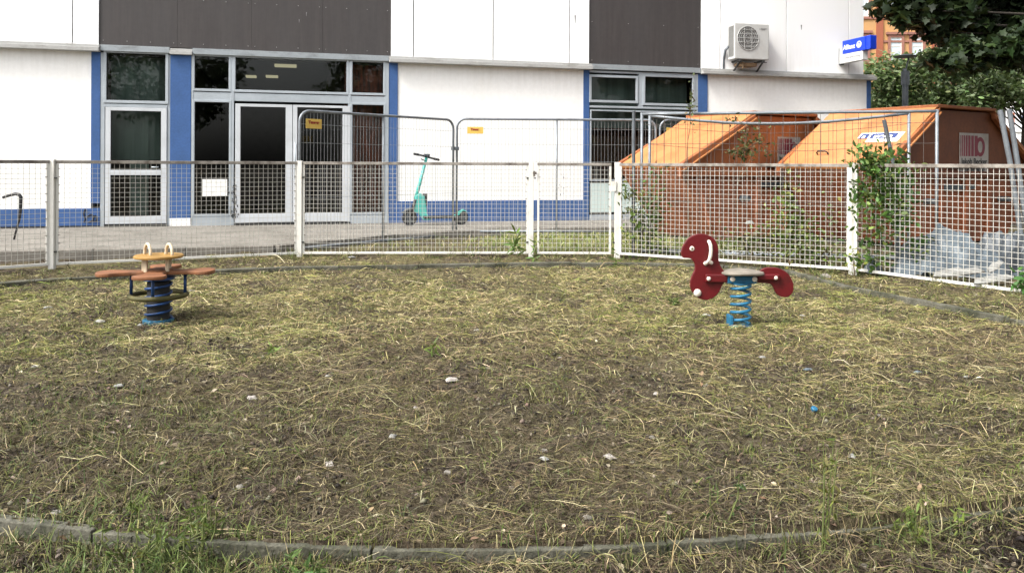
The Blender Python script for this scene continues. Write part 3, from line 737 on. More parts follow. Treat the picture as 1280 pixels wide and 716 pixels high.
def fence_post(parent, p, w=.068, ztop=FZT + .01):
    o = MB().box(p[0] - w / 2, p[0] + w / 2, p[1] - w / 2, p[1] + w / 2, -.1, ztop).build('post', M['fence_white'], parent, bevel=.005)
    b_ = MB()
    for z in (.27, 1.16):
        for s in (-1, 1): b_.box(p[0] + s * .05 - .014, p[0] + s * .05 + .014, p[1] - .034, p[1] - .012, z - .009, z + .009)
    b_.build('bolt', M['bracket_dark'], o)
    return o
fl = empty('mesh_fence', (FPOST[1][0], FPOST[1][1], 0), 0, 'white wire mesh fence running from the left edge of the picture to the small gate', 'fence')
def rel(p, e): return (p[0] - e.location.x, p[1] - e.location.y)
for i in range(3): mesh_panel(fl, rel(FPOST[i], fl), rel(FPOST[i + 1], fl))
for i in range(4): fence_post(fl, rel(FPOST[i], fl))
fr_ = empty('mesh_fence', (FPOST[5][0], FPOST[5][1], 0), 0, 'white wire mesh fence right of the gate, overgrown with vines before the orange skips', 'fence')
for i in (4, 5): mesh_panel(fr_, rel(FPOST[i], fr_), rel(FPOST[i + 1], fr_))
for i in (4, 5, 6): fence_post(fr_, rel(FPOST[i], fr_), w=.075)
gt = empty('garden_gate', (FPOST[3][0], FPOST[3][1], 0), 0, 'narrow white wire mesh gate between the two runs of mesh fence', 'gate')
mesh_panel(gt, rel(FPOST[3], gt), rel(FPOST[4], gt), name='gate_leaf', inset=.085)
for z in (.2, 1.23): MB().tube([(.02, -.03, z), (.075, -.03, z)], .016, 8).box(.025, .055, -.045, -.02, z - .05, z + .03).build('hinge', M['rail_dirty'], gt)
g1 = rel(FPOST[4], gt)
MB().box(g1[0] - .09, g1[0] - .02, g1[1] - .055, g1[1] - .018, .98, 1.12).build('lock_case', M['fence_white'], gt, bevel=.006)

# ------------------------------------------------------------------ site fence panels (galvanised tube frames)
def site_panel(name, a, b, ztop, zbot, label, mid=True, spacing=.105, rounded=True, sign=None, tube='galv', wires='wire', bend=0.0, top_only=False, lean=(0, 0), group=None, left_ext=0.0):
    a = Vector(a); b = Vector(b); d = Vector((b.x - a.x, b.y - a.y, 0)); L = d.length; d.normalize()
    e = empty(name, (a.x, a.y, 0), 0, label, 'fence panel', group)
    Ht = ztop - zbot; rc = .16; r = .021
    def P(s, h, off=0.0):
        q = d * s + Vector((-d.y, d.x, 0)) * off
        return Vector((q.x + lean[0] * h, q.y + lean[1] * h, zbot + h - bend * math.sin(PI * min(1, max(0, s / L))) * (h / Ht)))
    pts = []
    if rounded:
        pts = [P(0, 0)] + [P(0, Ht - rc)] + [P(rc - rc * math.cos(t), Ht - rc + rc * math.sin(t)) for t in (R(18), R(36), R(54), R(72))] + [P(rc, Ht)]
        pts += [P(rc + (L - 2 * rc) * k / 8, Ht) for k in range(1, 8)]
        pts += [P(L - rc, Ht)] + [P(L - rc + rc * math.sin(t), Ht - rc + rc * math.cos(t)) for t in (R(18), R(36), R(54), R(72))] + [P(L, Ht - rc), P(L, 0)]
        f = MB().tube(pts, r, 10)
    else:
        f = MB().tube([P(0, 0), P(0, Ht + left_ext)], r, 10).tube([P(L, 0), P(L, Ht)], r, 10).tube([P(L * k / 10, Ht - .02) for k in range(11)], r, 10)
    f.tube([P(0, .03), P(L, .03)], r * .9, 8)
    if mid: f.tube([P(L * .5, .04), P(L * .5, Ht - .02)], r * .8, 8)
    f.build('tube_frame', M[tube], e, smooth=True)
    w = MB(); n = round(L / spacing); t = .0021 if wires == 'wire' else .003
    for k in range(1, n):
        s = L * k / n; w.tube([P(s, .03), P(s, Ht * .5, random.uniform(-.006, .006)), P(s, Ht - (.02 if rc < s < L - rc else .06))], t, 4, caps=False)
    for h in (.25, .75, 1.25, 1.55, 1.82):
        if h < Ht: w.tube([P(L * k / 8, h) for k in range(9)], t * 1.05, 4, caps=False)
    w.build('wire_infill', M[wires], e)
    if sign:
        s0, s1, h0, h1 = sign
        q0, q1 = P(s0, h0, -.02), P(s1, h1, -.02)
        nrm = Vector((d.y, -d.x, 0))
        mm = Matrix(((d.x, 0, nrm.x, (q0.x + q1.x) / 2), (d.y, 0, nrm.y, (q0.y + q1.y) / 2), (0, 1, 0, (q0.z + q1.z) / 2), (0, 0, 0, 1)))
        mb_ = MB().box(-(s1 - s0) / 2, (s1 - s0) / 2, -(h1 - h0) / 2, (h1 - h0) / 2, -.004, .004); mb_.v = [tuple(mm @ Vector(v)) for v in mb_.v]
        pl = mb_.build('sign_plate', M['yellow'], e, bevel=.002)
        bold_text('Tensam', (h1 - h0) * .42, 'lettering', M['red_ink'], pl, mm @ Matrix.Translation((0, (h1 - h0) * .13, .006)), .001, .004)
    return e, P
def pl(px, py, Y): p = at(px, py, Y); return (p.x, p.y)
# two panels before the building
pa0 = at(374.5, 200, 11.55); pa1 = at(566.5, 200, 13.85)
e1, _ = site_panel('site_fence_panel', (pa0.x, pa0.y, 0), (pa1.x, pa1.y, 0), 2.115, .10, 'galvanised site fence panel with yellow plate standing before the glass entrance door', sign=(.09, .36, 1.76, 1.90), spacing=.06, group='site fence panels before the building')
pb0 = at(571, 200, 13.95); pb1 = at(819.5, 200, 14.1)
e2, _ = site_panel('site_fence_panel', (pb0.x, pb0.y, 0), (pb1.x, pb1.y, 0), 2.14, .15, 'galvanised site fence panel with yellow plate before the blank white wall and scooter', sign=(.18, .46, 1.73, 1.85), spacing=.06, group='site fence panels before the building')
pc0 = at(825, 200, 14.75)
e3, _ = site_panel('site_fence_panel', (pc0.x, pc0.y, 0), (pc0.x + 3.3, pc0.y + .95, 0), 2.18, .18, 'galvanised site fence panel mostly hidden behind the left orange skip', mid=False, sign=(.12, .42, 1.70, 1.86), group='site fence panels before the building')
cl = MB()
for h in (1.62,): 
    p = at(567, 200, 13.88); q = at(571, 200, 13.9); cl.box(p.x - .04, q.x + .04, p.y - .03, p.y + .03, h - .03, h + .03)
tag(cl.build('fence_clamp', M['galv_dark'], bevel=.005), 'dark steel clamp joining the two site fence panels beside the scooter', 'clamp')
# front pair before the skips
pd0 = at(802, 200, 11.35); pd1 = at(1171, 200, 10.45)
site_panel('site_fence_panel', (pd0.x, pd0.y, 0), (pd1.x, pd1.y, 0), 2.09, .1, 'straight galvanised site fence panel before both skips, its thick top rail level', mid=False, rounded=False, spacing=.16, wires='wire_dark', left_ext=0.0, group='site fence panels before the skips')
pe0 = at(812, 200, 11.55); pe1 = at(1136, 200, 10.75)
site_panel('site_fence_panel', (pe0.x, pe0.y, 0), (pe1.x, pe1.y, 0), 2.08, .1, 'buckled galvanised site fence panel with sagging top rail before the skips', mid=False, rounded=False, spacing=.10, wires='wire_dark', bend=.13, group='site fence panels before the skips')
def pole(name, pts, r, label, m='galv', cat='post'):
    o = MB().tube(pts, r, 10).build(name, M[m], None, smooth='auto'); return tag(o, label, cat)
p = at(792, 200, 11.3)
pole('steel_post', [(p.x, p.y, .03), (p.x, p.y, 2.11)], .024, 'upright dark steel post at the left end of the fence panels before the skips', 'galv_dark')
p0 = at(1105, 150, 9.6); p1 = at(1117, 205, 9.6); p2 = at(1121, 290, 9.6)
pole('bent_pipe', [(p0.x, p0.y, p0.z), (p1.x, p1.y, p1.z), (p2.x, p2.y, p2.z), (p2.x + .03, p2.y, .03)], .024, 'short crooked steel pipe standing out of the vines before the white sticker', 'galv_dark', 'pipe')
for (a0, a1, a2), lab in ((((1250, 138), (1263, 205), (1277, 300)), 'leaning galvanised pipe at the right edge, the left one of the pair'), (((1261.5, 137), (1272, 205), (1287, 310)), 'leaning galvanised pipe at the right edge, the right one of the pair')):
    q = [at(x, y, 9.15) for x, y in (a0, a1, a2)]
    pole('leaning_pipe', [q[0], q[1], q[2], (q[2].x + .1, q[2].y, .03)], .028, lab, 'galv', 'pipe')

# ------------------------------------------------------------------ orange skips
def skip(name, near, ang, Lt, W, zt, zm, slope, base_in, label, side='orange_shaded', low='orange_rust'):
    e = empty(name, (near[0], near[1], 0), ang, label, 'skip')
    z0 = .1
    lowL, lowR = -slope, Lt + slope
    # trough
    MB().prism([(lowL, zm), (-slope + base_in, z0 + .05), (Lt + slope - base_in, z0 + .05), (lowR, zm)], .06, W - .06).build('trough', M[low], e, bevel=.01)
    # lid: roof shaped hood; end slopes coloured lighter for the light they catch
    MB().prism([(lowL, zm + .002), (0, zt), (Lt, zt), (lowR, zm + .002)], .07, W - .07).build('hood', M[side], e)
    th = .05
    sl = math.hypot(slope, zt - zm); nx_, nz_ = -(zt - zm) / sl, slope / sl
    for nm, sgn, x0 in (('end_flap', 1, 0), ('end_flap', -1, Lt)):
        pts = [(x0 - sgn * slope, zm + .02), (x0 - sgn * .02, zt - .005)]
        off = (nx_ * sgn * th, nz_ * th)
        o = [pts[0], pts[1], (pts[1][0] + off[0], pts[1][1] + off[1]), (pts[0][0] + off[0], pts[0][1] + off[1])]
        MB().prism(o, .0, W).build(nm, M['orange'], e, bevel=.008)
        # flanges on the two long edges of the slope
        for y in (-.035, W - .05):
            q = [(x0 - sgn * slope * 1.02, zm - .05), (x0, zt - .10), (x0, zt + .02), (x0 - sgn * slope * 1.03, zm + .09)]
            MB().prism(q, y, y + .085).build('edge_flange', M['orange_shaded'], e, bevel=.01)
            MB().bar((x0 - sgn * slope, y - .012 if y < 0 else y + .097, zm - .0), (x0, y - .012 if y < 0 else y + .097, zt - .05), .025, .025).build('edge_rod', M['orange'], e, bevel=.005)
    MB().box(-.04, Lt + .04, -.02, W + .02, zt + .025, zt + .075).build('ridge_cap', M['orange_shaded'], e, bevel=.01)
    # rims and ribs
    MB().box(lowL - .03, lowR + .03, -.03, .055, zm - .10, zm - .002).box(lowL - .03, lowR + .03, W - .055, W + .03, zm - .10, zm - .002).build('rim', M[side], e, bevel=.01)
    for x in np.linspace(.1, Lt - .1, 3):
        MB().box(x - .04, x + .04, -.01, .058, z0 + .1, zm - .104).build('rib', M[low], e, bevel=.006)
    MB().box(Lt * .5 - .4, Lt * .5 + .4, .02, .068, zm + .05, zm + .06).build('hinge_strip', M['black'], e)
    MB().box(Lt * .05, Lt * .65, -.004, .057, zm - .28, zm - .2).build('pocket', M['dark_plastic'], e, bevel=.004)
    for x in (-.25, Lt + .25): MB().tube([(x, .05, zm - .45), (x, -.12, zm - .45)], .045, 12).build('lifting_pin', M['galv_dark'], e, smooth='auto')
    # lower braces
    for x in (lowL + .35, lowR - .35): MB().bar((x, .03, zm - .11), (x + (.3 if x < 0 else -.3), .03, z0 + .3), .06, .05).build('brace', M[low], e, bevel=.006)
    return e
A1 = math.atan2(.514, .857)
s1 = skip('orange_skip', (3.97, 13.1), A1, 1.5, 1.55, 2.17, 1.27, 1.60, .85, 'weathered orange skip with pitched hood on the left, half hidden behind the other skip')
s2p = at(1173, 132, 12.2)
s2 = skip('orange_skip', (s2p.x, s2p.y), A1, 1.55, 1.9, 2.22, 1.27, 1.33, .85, 'orange skip with pitched hood on the right, black lettered sticker on its shaded side', 'orange_deep_shade', 'orange_rust_shaded')
def side_px(px, py, near, y):                      # point of a skip's long side seen at that place, in the skip's frame
    dx, dz = ray(px, py); c, s_ = math.cos(A1), math.sin(A1)
    nrm = (-s_, c); t = (near[0] * nrm[0] + near[1] * nrm[1] + y) / (dx * nrm[0] + nrm[1])
    return (dx * t - near[0]) * c + (t - near[1]) * s_, CAM_Z + dz * t
def logo_sticker(e, cx, cz, w, h, y=.065, full=True):
    st = MB().box(cx - w / 2, cx + w / 2, y - .006, y, cz - h / 2, cz + h / 2).build('sticker', M['sticker'], e, bevel=.001)
    mb = MB(); x0 = cx - w * .47; yy = y - .009
    ws = [.018, .03, .042, .056, .07, .085, .10]; x = x0
    top, bot = cz + h * .44, cz - h * .06
    for q in ws:
        mb.box(x, x + q * w, yy, y - .0062, bot, top); x += q * w + w * .03
    xr = x - w * .03
    rr_o, rr_i = w * .165, w * .085
    n = 26; cxr = xr + rr_o * .55; czr = bot + rr_o * 1.12
    vo = [(cxr + rr_o * math.cos(2 * PI * k / n), czr + rr_o * 1.15 * math.sin(2 * PI * k / n)) for k in range(n)]
    vi = [(cxr + rr_i * math.cos(2 * PI * k / n), czr + rr_i * 1.35 * math.sin(2 * PI * k / n)) for k in range(n)]
    vs = [(a, yy - .001, b) for a, b in vo] + [(a, yy - .001, b) for a, b in vi]
    mb.add(vs, [(k, (k + 1) % n, (k + 1) % n + n, k + n) for k in range(n)])
    mb.build('emblem', M['maroon'], st)
    bold_text('Jakob Becker', w * .165, 'lettering', M['black'], st, Matrix.Translation((cx, y - .009, cz - h * .19)) @ TX, .001, h * .004)
    bold_text('0 63 03 / 80 40', w * .115, 'lettering', M['black'], st, Matrix.Translation((cx, y - .009, cz - h * .40)) @ TX, .001, h * .003)
    return st
x0_, z1_ = side_px(1199, 166, (s2p.x, s2p.y), .065); x1_, z0_ = side_px(1235, 218, (s2p.x, s2p.y), .065)
logo_sticker(s2, (x0_ + x1_) / 2, (z0_ + z1_) / 2, x1_ - x0_, z1_ - z0_)
x0_, z1_ = side_px(972, 171, (3.97, 13.1), .065); x1_, z0_ = side_px(1000, 210, (3.97, 13.1), .065)
logo_sticker(s1, (x0_ + x1_) / 2, (z0_ + z1_) / 2, x1_ - x0_, z1_ - z0_)
# handle and white sticker on the end slope of the right skip
def slope_pt(zt, zm, slope, f, y): return Vector((-slope * (1 - f), y, zm + (zt - zm) * f))
sl = math.hypot(1.33, .95); dv = Vector((1.33 / sl, 0, .95 / sl)); nv = Vector((-.95 / sl, 0, 1.33 / sl))
def slope_M(f, y, k=.055):
    p = slope_pt(2.22, 1.27, 1.33, f, y) + nv * k
    return Matrix(((0, dv.x, nv.x, p.x), (-1, 0, 0, p.y), (0, dv.z, nv.z, p.z), (0, 0, 0, 1)))
def slope_px(px, py):
    dx, dz = ray(px, py); c, s_ = math.cos(A1), math.sin(A1); L0 = Vector((-s2p.x * c - s2p.y * s_, s2p.x * s_ - s2p.y * c, CAM_Z)); dl = Vector((dx * c + s_, -dx * s_ + c, dz))
    p0 = slope_pt(2.22, 1.27, 1.33, 0, 0) + nv * .055; t = (p0 - L0).dot(nv) / dl.dot(nv); q = L0 + dl * t
    return (q.z - p0.z) / .95, q.y
f_, y_ = slope_px(1099, 172)
mm = slope_M(f_, y_) @ Matrix.Scale(1.75, 4)
st = MB().box(-.21, -.10, -.07, .07, 0, .004, mm).box(-.095, .21, -.075, .07, .001, .006, mm).build('sticker', M['white_ink'], s2)
MB().box(-.19, -.112, -.022, .052, .0045, .007, mm).box(-.085, .165, -.022, .052, .0065, .009, mm).build('sticker_print', M['navy'], st)
bold_text('a', .075, 'lettering', M['white_ink'], st, mm @ Matrix.Translation((-.15, .008, .008)), .001, .002)
bold_text('aveco', .075, 'lettering', M['white_ink'], st, mm @ Matrix.Translation((.04, .008, .010)), .001, .002)
f_, y_ = slope_px(1029, 194)
mm = slope_M(f_, y_)
MB().tube([mm @ Vector(v) for v in ((-.1, 0, -.01), (-.1, 0, .05), (-.07, 0, .075), (.07, 0, .075), (.1, 0, .05), (.1, 0, -.01))], .012, 8).build('handle', M['black'], s2, smooth=True)
MB().box(-.16, .16, -.10, -.05, 0, .004, mm).build('warning_strip', M['yellow'], s2)

# ------------------------------------------------------------------ mint scooter leaning by the wall
sc_c = at(545, 277, 15.1)
sc = empty('electric_scooter', (sc_c.x, sc_c.y, .2), FA * .9, 'mint green electric kick scooter with black deck parked by the white wall', 'scooter')
sc.scale = (1.08, 1.08, 1.08)
def wheel(x):
    mb = MB().tube([(x + .105 * math.cos(t), 0, .13 + .105 * math.sin(t)) for t in [2 * PI * k / 24 for k in range(24)]], .027, 8, closed=True)
    w = mb.build('wheel', M['rubber'], sc, smooth=True)
    m2 = MB().lathe([(.085, -.02), (.085, .02)], 20); q = Matrix.Translation((x, 0, .13)) @ Matrix.Rotation(R(90), 4, 'X'); m2.v = [tuple(q @ Vector(v)) for v in m2.v]
    m2.build('rim', M['dark_plastic'], w)
wheel(-.46); wheel(.44)
MB().prism([(-.22, .115), (.36, .115), (.40, .165), (-.24, .165)], -.075, .075).build('deck', M['black'], sc, bevel=.015)
MB().prism([(-.40, .24), (-.36, .52), (-.28, .56), (-.20, .50), (-.16, .20), (-.08, .10), (-.22, .09), (-.30, .20)], -.05, .05).build('neck', M['mint'], sc, bevel=.015)
MB().tube([(-.36, 0, .45), (-.29, 0, .72), (-.17, 0, 1.18)], [.032, .030, .026], 12).build('stem', M['mint'], sc, smooth=True)
MB().box(-.235, -.155, -.04, .04, .33, .55).build('battery', M['black'], sc, bevel=.01)
MB().tube([(-.44, -.05, .13), (-.40, -.05, .33), (-.36, -.04, .45)], .02, 8).tube([(-.44, .05, .13), (-.40, .05, .33), (-.36, .04, .45)], .02, 8).build('fork', M['black'], sc, smooth=True)
MB().tube([(-.57, 0, .2), (-.53, 0, .25), (-.46, 0, .275), (-.39, 0, .25)], .035, 8).build('fender', M['dark_plastic'], sc, smooth=True)
MB().prism([(.30, .16), (.40, .24), (.47, .275), (.57, .22), (.47, .245), (.40, .17)], -.045, .045).build('rear_fender', M['mint'], sc, bevel=.006)
hb = MB().tube([(-.40, -.16, 1.235), (-.28, -.08, 1.215), (-.17, 0, 1.19), (-.06, .08, 1.165), (.06, .16, 1.14)], .017, 8).build('handlebar', M['black'], sc, smooth=True)
MB().tube([(-.41, -.17, 1.237), (-.31, -.10, 1.221)], .021, 8).tube([(-.03, .10, 1.158), (.07, .165, 1.138)], .021, 8).build('grip', M['rubber'], hb, smooth=True)
MB().box(-.22, -.12, -.05, .05, 1.19, 1.24).build('display', M['dark_plastic'], sc, bevel=.012)
MB().tube([(-.20, -.02, 1.12), (-.28, -.12, 1.15)], .01, 6).build('brake_lever', M['black'], sc)
mb = MB()
for s in (-1, 1): mb.box(-.46, -.42, s * .04 - .004, s * .04 + .004, .18, .22)
mb.tube([(.30, -.09, .10), (.26, -.16, .01)], .01, 6)
mb.build('kickstand', M['galv_dark'], sc)

# ------------------------------------------------------------------ bent black bike hoop on the pavement at the left
q = [(-.37, 11.5)]
o = MB().tube([at(3.5, 259.5, 11.9), at(11, 257, 11.9), at(19, 255, 11.9), at(24, 256, 11.9), at(26, 259, 11.9), at(25.5, 275, 11.9), at(24, 287, 11.9), at(20, 301, 11.9), at(17.5, 312, 11.9)], [.020, .022, .025, .026, .026, .024, .018, .014, .014], 8).build('bent_pole', M['black'], None, smooth=True)
o.location = Vector((0, 0, .2)) - Vector((0, 0, at(17.5, 312, 11.9).z)); o.location.z += -.0
tag(o, 'black hooked pole standing on the pavement before the blue plinth at the left edge', 'pole')

# ------------------------------------------------------------------ spring rider: red animal
def coil(mb, r, z0, z1, turns, tr, n=26, c=(0, 0), r1=None):
    pts = []; N_ = int(turns * n); r1 = r1 or r
    for k in range(N_ + 1):
        t = k / N_; a = 2 * PI * turns * t; rr = r + (r1 - r) * t
        pts.append((c[0] + rr * math.cos(a), c[1] + rr * math.sin(a), z0 + (z1 - z0) * t))
    mb.tube(pts, tr, 8)
def smooth_outline(pts, n=4):
    P = [Vector(p) for p in pts]; out = []; m = len(P)
    for i in range(m):
        p0, p1, p2, p3 = P[i - 1], P[i], P[(i + 1) % m], P[(i + 2) % m]
        for k in range(n):
            t = k / n
            out.append(tuple(.5 * ((2 * p1) + (p2 - p0) * t + (2 * p0 - 5 * p1 + 4 * p2 - p3) * t * t + (3 * p1 - p0 - 3 * p2 + p3) * t ** 3)))
    return out
rp = gnd(925, 408, 0.0)
rd = empty('spring_rider', (rp.x, rp.y, float(height(rp.x, rp.y))), 0, 'dark red animal shaped spring rider on a blue coil spring', 'spring rider')
rk = rp.y / 1000 / 4.475
def rc_(pts): return [((x - 470) * rk, (617 - y) * rk) for x, y in pts]
head = [(140, 190), (152, 158), (180, 122), (220, 102), (260, 99), (300, 110), (330, 137), (344, 175), (345, 230), (355, 270), (372, 298), (390, 318), (392, 360), (376, 372), (362, 395), (348, 425), (320, 453), (285, 466), (250, 462), (215, 440), (194, 408), (189, 370), (200, 330), (214, 300), (215, 270), (202, 246), (180, 234), (150, 232), (140, 214)]
tail = [(565, 322), (600, 290), (640, 284), (690, 290), (735, 318), (760, 360), (766, 400), (756, 430), (730, 448), (695, 446), (668, 426), (654, 396), (635, 376), (600, 370), (565, 365)]
MB().prism(smooth_outline(rc_(head)), -.018, .018).build('front_panel', M['red'], rd, bevel=.005, seg=2)
MB().prism(smooth_outline(rc_(tail)), -.018, .018).build('rear_panel', M['red'], rd, bevel=.005, seg=2)
for (x0, y0, x1, y1) in ((268, 320, 392, 366), (560, 318, 682, 352)):
    (a, zb), (b, za) = rc_([(x0, y1), (x1, y0)])
    for s in (-1, 1): MB().box(a, b, s * .036 - .017, s * .036 + .017, zb, za).build('side_bar', M['red'], rd, bevel=.012, seg=3)
for (x, y, r_) in ((285, 344, 12), (658, 338, 11), (304, 258, 11), (272, 262, 12), (228, 426, 22)):
    (a, z), = rc_([(x, y)])
    mb = MB()
    for s in (-1, 1): mb.ball((a, s * (.055 if x in (285, 658) else .022), z), r_ * rk, 6, (1, .6, 1))
    mb.build('bolt_cap', M['bolt_cap'], rd, smooth=True)
(a, z), = rc_([(197, 180)])
mb = MB().ball((a, -.019, z), 14 * rk, 6, (1, .3, 1)); eye = mb.build('eye', M['bolt_cap'], rd, smooth=True)
MB().ball((a, -.024, z), 6 * rk, 5, (1, .5, 1)).build('pupil', M['olive'], eye, smooth=True)
hp = rc_([(288, 138), (294, 158), (297, 185), (294, 215), (287, 242), (276, 258)])
for s in (-1, 1):
    MB().tube([(hp[0][0], s * .018, hp[0][1])] + [(x, s * (.055 if 0 < i < 5 else .04), z) for i, (x, z) in enumerate(hp)] + [(hp[-1][0], s * .018, hp[-1][1])], [.012, .015, .015, .015, .015, .015, .014, .012], 8).build('handle', M['bolt_cap'], rd, smooth=True)
(a, z0), (b, z1) = rc_([(360, 328), (602, 304)])
mb = MB(); n = 26; cxs, rx, ry = (a + b) / 2, (b - a) / 2, .15
prof = [(.86, 0), (.97, .006), (1, .016), (.97, .028), (.8, .034), (.45, .037), (.01, .038)]
base = 0
for f, dz in prof:
    for k in range(n):
        t = 2 * PI * k / n; c = math.cos(t); mb.v.append((cxs + rx * f * c * (1 + .0), ry * f * math.sin(t), z0 + dz + .012 * (1 - abs(c * f)) ** 1.0))
for i in range(len(prof) - 1):
    for k in range(n): mb.f.append((i * n + k, i * n + (k + 1) % n, (i + 1) * n + (k + 1) % n, (i + 1) * n + k)); mb.m.append(0)
mb.f.append(tuple(reversed(range(n)))); mb.m.append(0)
mb.build('seat', M['tan'], rd, smooth='auto')
(a, z0), (b, z1) = rc_([(390, 372), (552, 330)])
MB().box(a, b, -.052, .052, z0, z1 - .0).build('bracket', M['spring_blue'], rd, bevel=.008)
mb = MB()
for x in (418, 540):
    (q_, zq), = rc_([(x, 346)]); mb.ball((q_, -.056, zq), .022, 6, (1, .5, 1))
mb.build('bolt_cap', M['bolt_cap'], rd, smooth=True)
(a, z0), (b, z1) = rc_([(410, 600), (536, 378)])
MB().lathe([(.085, 0), (.085, .012)], 20, ((a + b) / 2, 0, z1)).build('spring_plate', M['spring_blue'], rd)
mb = MB(); coil(mb, .078, z0, z1, 5.1, .0125, c=((a + b) / 2, 0)); mb.build('coil_spring', M['spring_blue'], rd, smooth=True)
MB().box((a + b) / 2 - .105, (a + b) / 2 - .075, -.06, .06, .0, .10).box((a + b) / 2 - .105, (a + b) / 2 + .10, -.09, .09, -.02, .02).build('base_plate', M['spring_blue'], rd, bevel=.006)

# ------------------------------------------------------------------ spring toy: flower seats round a spring
tp = gnd(198, 400, 0.0)
ty = empty('spring_toy', (tp.x, tp.y, float(height(tp.x, tp.y))), 0, 'brown four seat spring toy with yellow disc and green ring on a dark blue spring', 'spring toy')
ZS = .405
def petal(ang, L, w):
    o = [(0.02, .06), (.10, .085), (.20, .075), (L * .62, .095), (L * .75, .13), (L * .9, .125), (L * .98, .07), (L, 0)]
    pts = o + [(x, -y) for x, y in reversed(o[:-1])]
    pts = smooth_outline([(x, y) for x, y in pts], 3)
    c, s = math.cos(ang), math.sin(ang)
    n = len(pts); vs = [(x * c - y * s, x * s + y * c, ZS) for x, y in pts] + [(x * c - y * s, x * s + y * c, ZS + .032) for x, y in pts]
    return MB().add(vs, [tuple(reversed(range(n))), tuple(range(n, 2 * n))] + [(i, (i + 1) % n, (i + 1) % n + n, i + n) for i in range(n)])
for k, (dg_, L) in enumerate(((12, .46), (196, .49), (-78, .42), (104, .43))):
    mb = petal(R(dg_), L, .13); mb.v = [(x, y, z + k * .0015) for x, y, z in mb.v]
    mb.build('seat', M['toy_brown'], ty, bevel=.008)
MB().lathe([(.12, 0), (.12, .03)], 24, (0, 0, ZS + .012)).build('hub', M['toy_brown'], ty)
MB().lathe([(.192, 0), (.2, .006), (.2, .020), (.192, .026)], 36, (.0, 0, .545)).build('top_disc', M['toy_yellow'], ty)
for x, y in ((-.11, -.04), (-.06, -.11), (.10, -.06), (.055, .09)):
    MB().bar((x, y, ZS + .03), (x, y, .546), .028).build('stud', M['toy_beige'], ty, bevel=.004)
for x in (-.095, .09):
    MB().tube([(x + .05 * math.cos(PI * (1.15 * k / 12 - .075)), -.055 * math.cos(PI * (1.15 * k / 12 - .075)), .578 + .085 * math.sin(PI * (1.15 * k / 12 - .075))) for k in range(13)], .0135, 8).build('handle', M['toy_beige'], ty, smooth=True)
MB().tube([(.225 * math.cos(t), .225 * math.sin(t), .225) for t in [2 * PI * k / 36 for k in range(36)]], .021, 10, closed=True).build('foot_ring', M['olive'], ty, smooth=True)
for ang in (12, 196, -78, 104):
    r_ = .215; x, y = r_ * math.cos(R(ang)), r_ * math.sin(R(ang))
    MB().tube([(x, y, .235), (x, y, ZS)], .014, 8).build('rod', M['rod_blue'], ty, smooth=True)
MB().lathe([(.092, .02), (.092, .34)], 20).build('inner_sleeve', M['rubber'], ty, smooth='auto')
mb = MB(); coil(mb, .104, .025, .36, 4.6, .0105); mb.build('coil_spring', M['rod_blue'], ty, smooth=True)
MB().lathe([(.13, 0), (.13, .022)], 24, (0, 0, .36)).build('spring_plate', M['rod_blue'], ty)
MB().lathe([(.128, -.03), (.128, .022)], 24).build('base_plate', M['spring_blue'], ty, bevel=.004)

# ------------------------------------------------------------------ plants: fast leaf and blade meshes
def arrays_mesh(name, co, faces_n, m, col, parent=None):
    """co: (N, k, 3) polygons of k corners or, with faces_n, shared template faces"""
    N_, k = co.shape[:2]
    me = bpy.data.meshes.new(name); me.vertices.add(N_ * k); me.vertices.foreach_set('co', co.reshape(-1).astype(np.float32))
    loops = []; starts = []; tot = 0
    tl = [i for f in faces_n for i in f]; ts = np.cumsum([0] + [len(f) for f in faces_n])[:-1]
    L_ = len(tl)
    lv = (np.array(tl)[None, :] + k * np.arange(N_)[:, None]).ravel()
    ls = (ts[None, :] + L_ * np.arange(N_)[:, None]).ravel()
    me.loops.add(len(lv)); me.loops.foreach_set('vertex_index', lv.astype(np.int32))
    me.polygons.add(len(ls)); me.polygons.foreach_set('loop_start', ls.astype(np.int32))
    me.update(); me.validate()
    a = me.color_attributes.new('Col', 'FLOAT_COLOR', 'POINT')
    if col.ndim == 2: cc = np.repeat(col, k, axis=0)
    else: cc = col.reshape(-1, 3)
    a.data.foreach_set('color', np.concatenate([cc, np.ones((len(cc), 1))], 1).astype(np.float32).ravel())
    me.materials.append(m)
    o = bpy.data.objects.new(name, me); COL.objects.link(o)
    if parent is not None: o.parent = parent
    return o
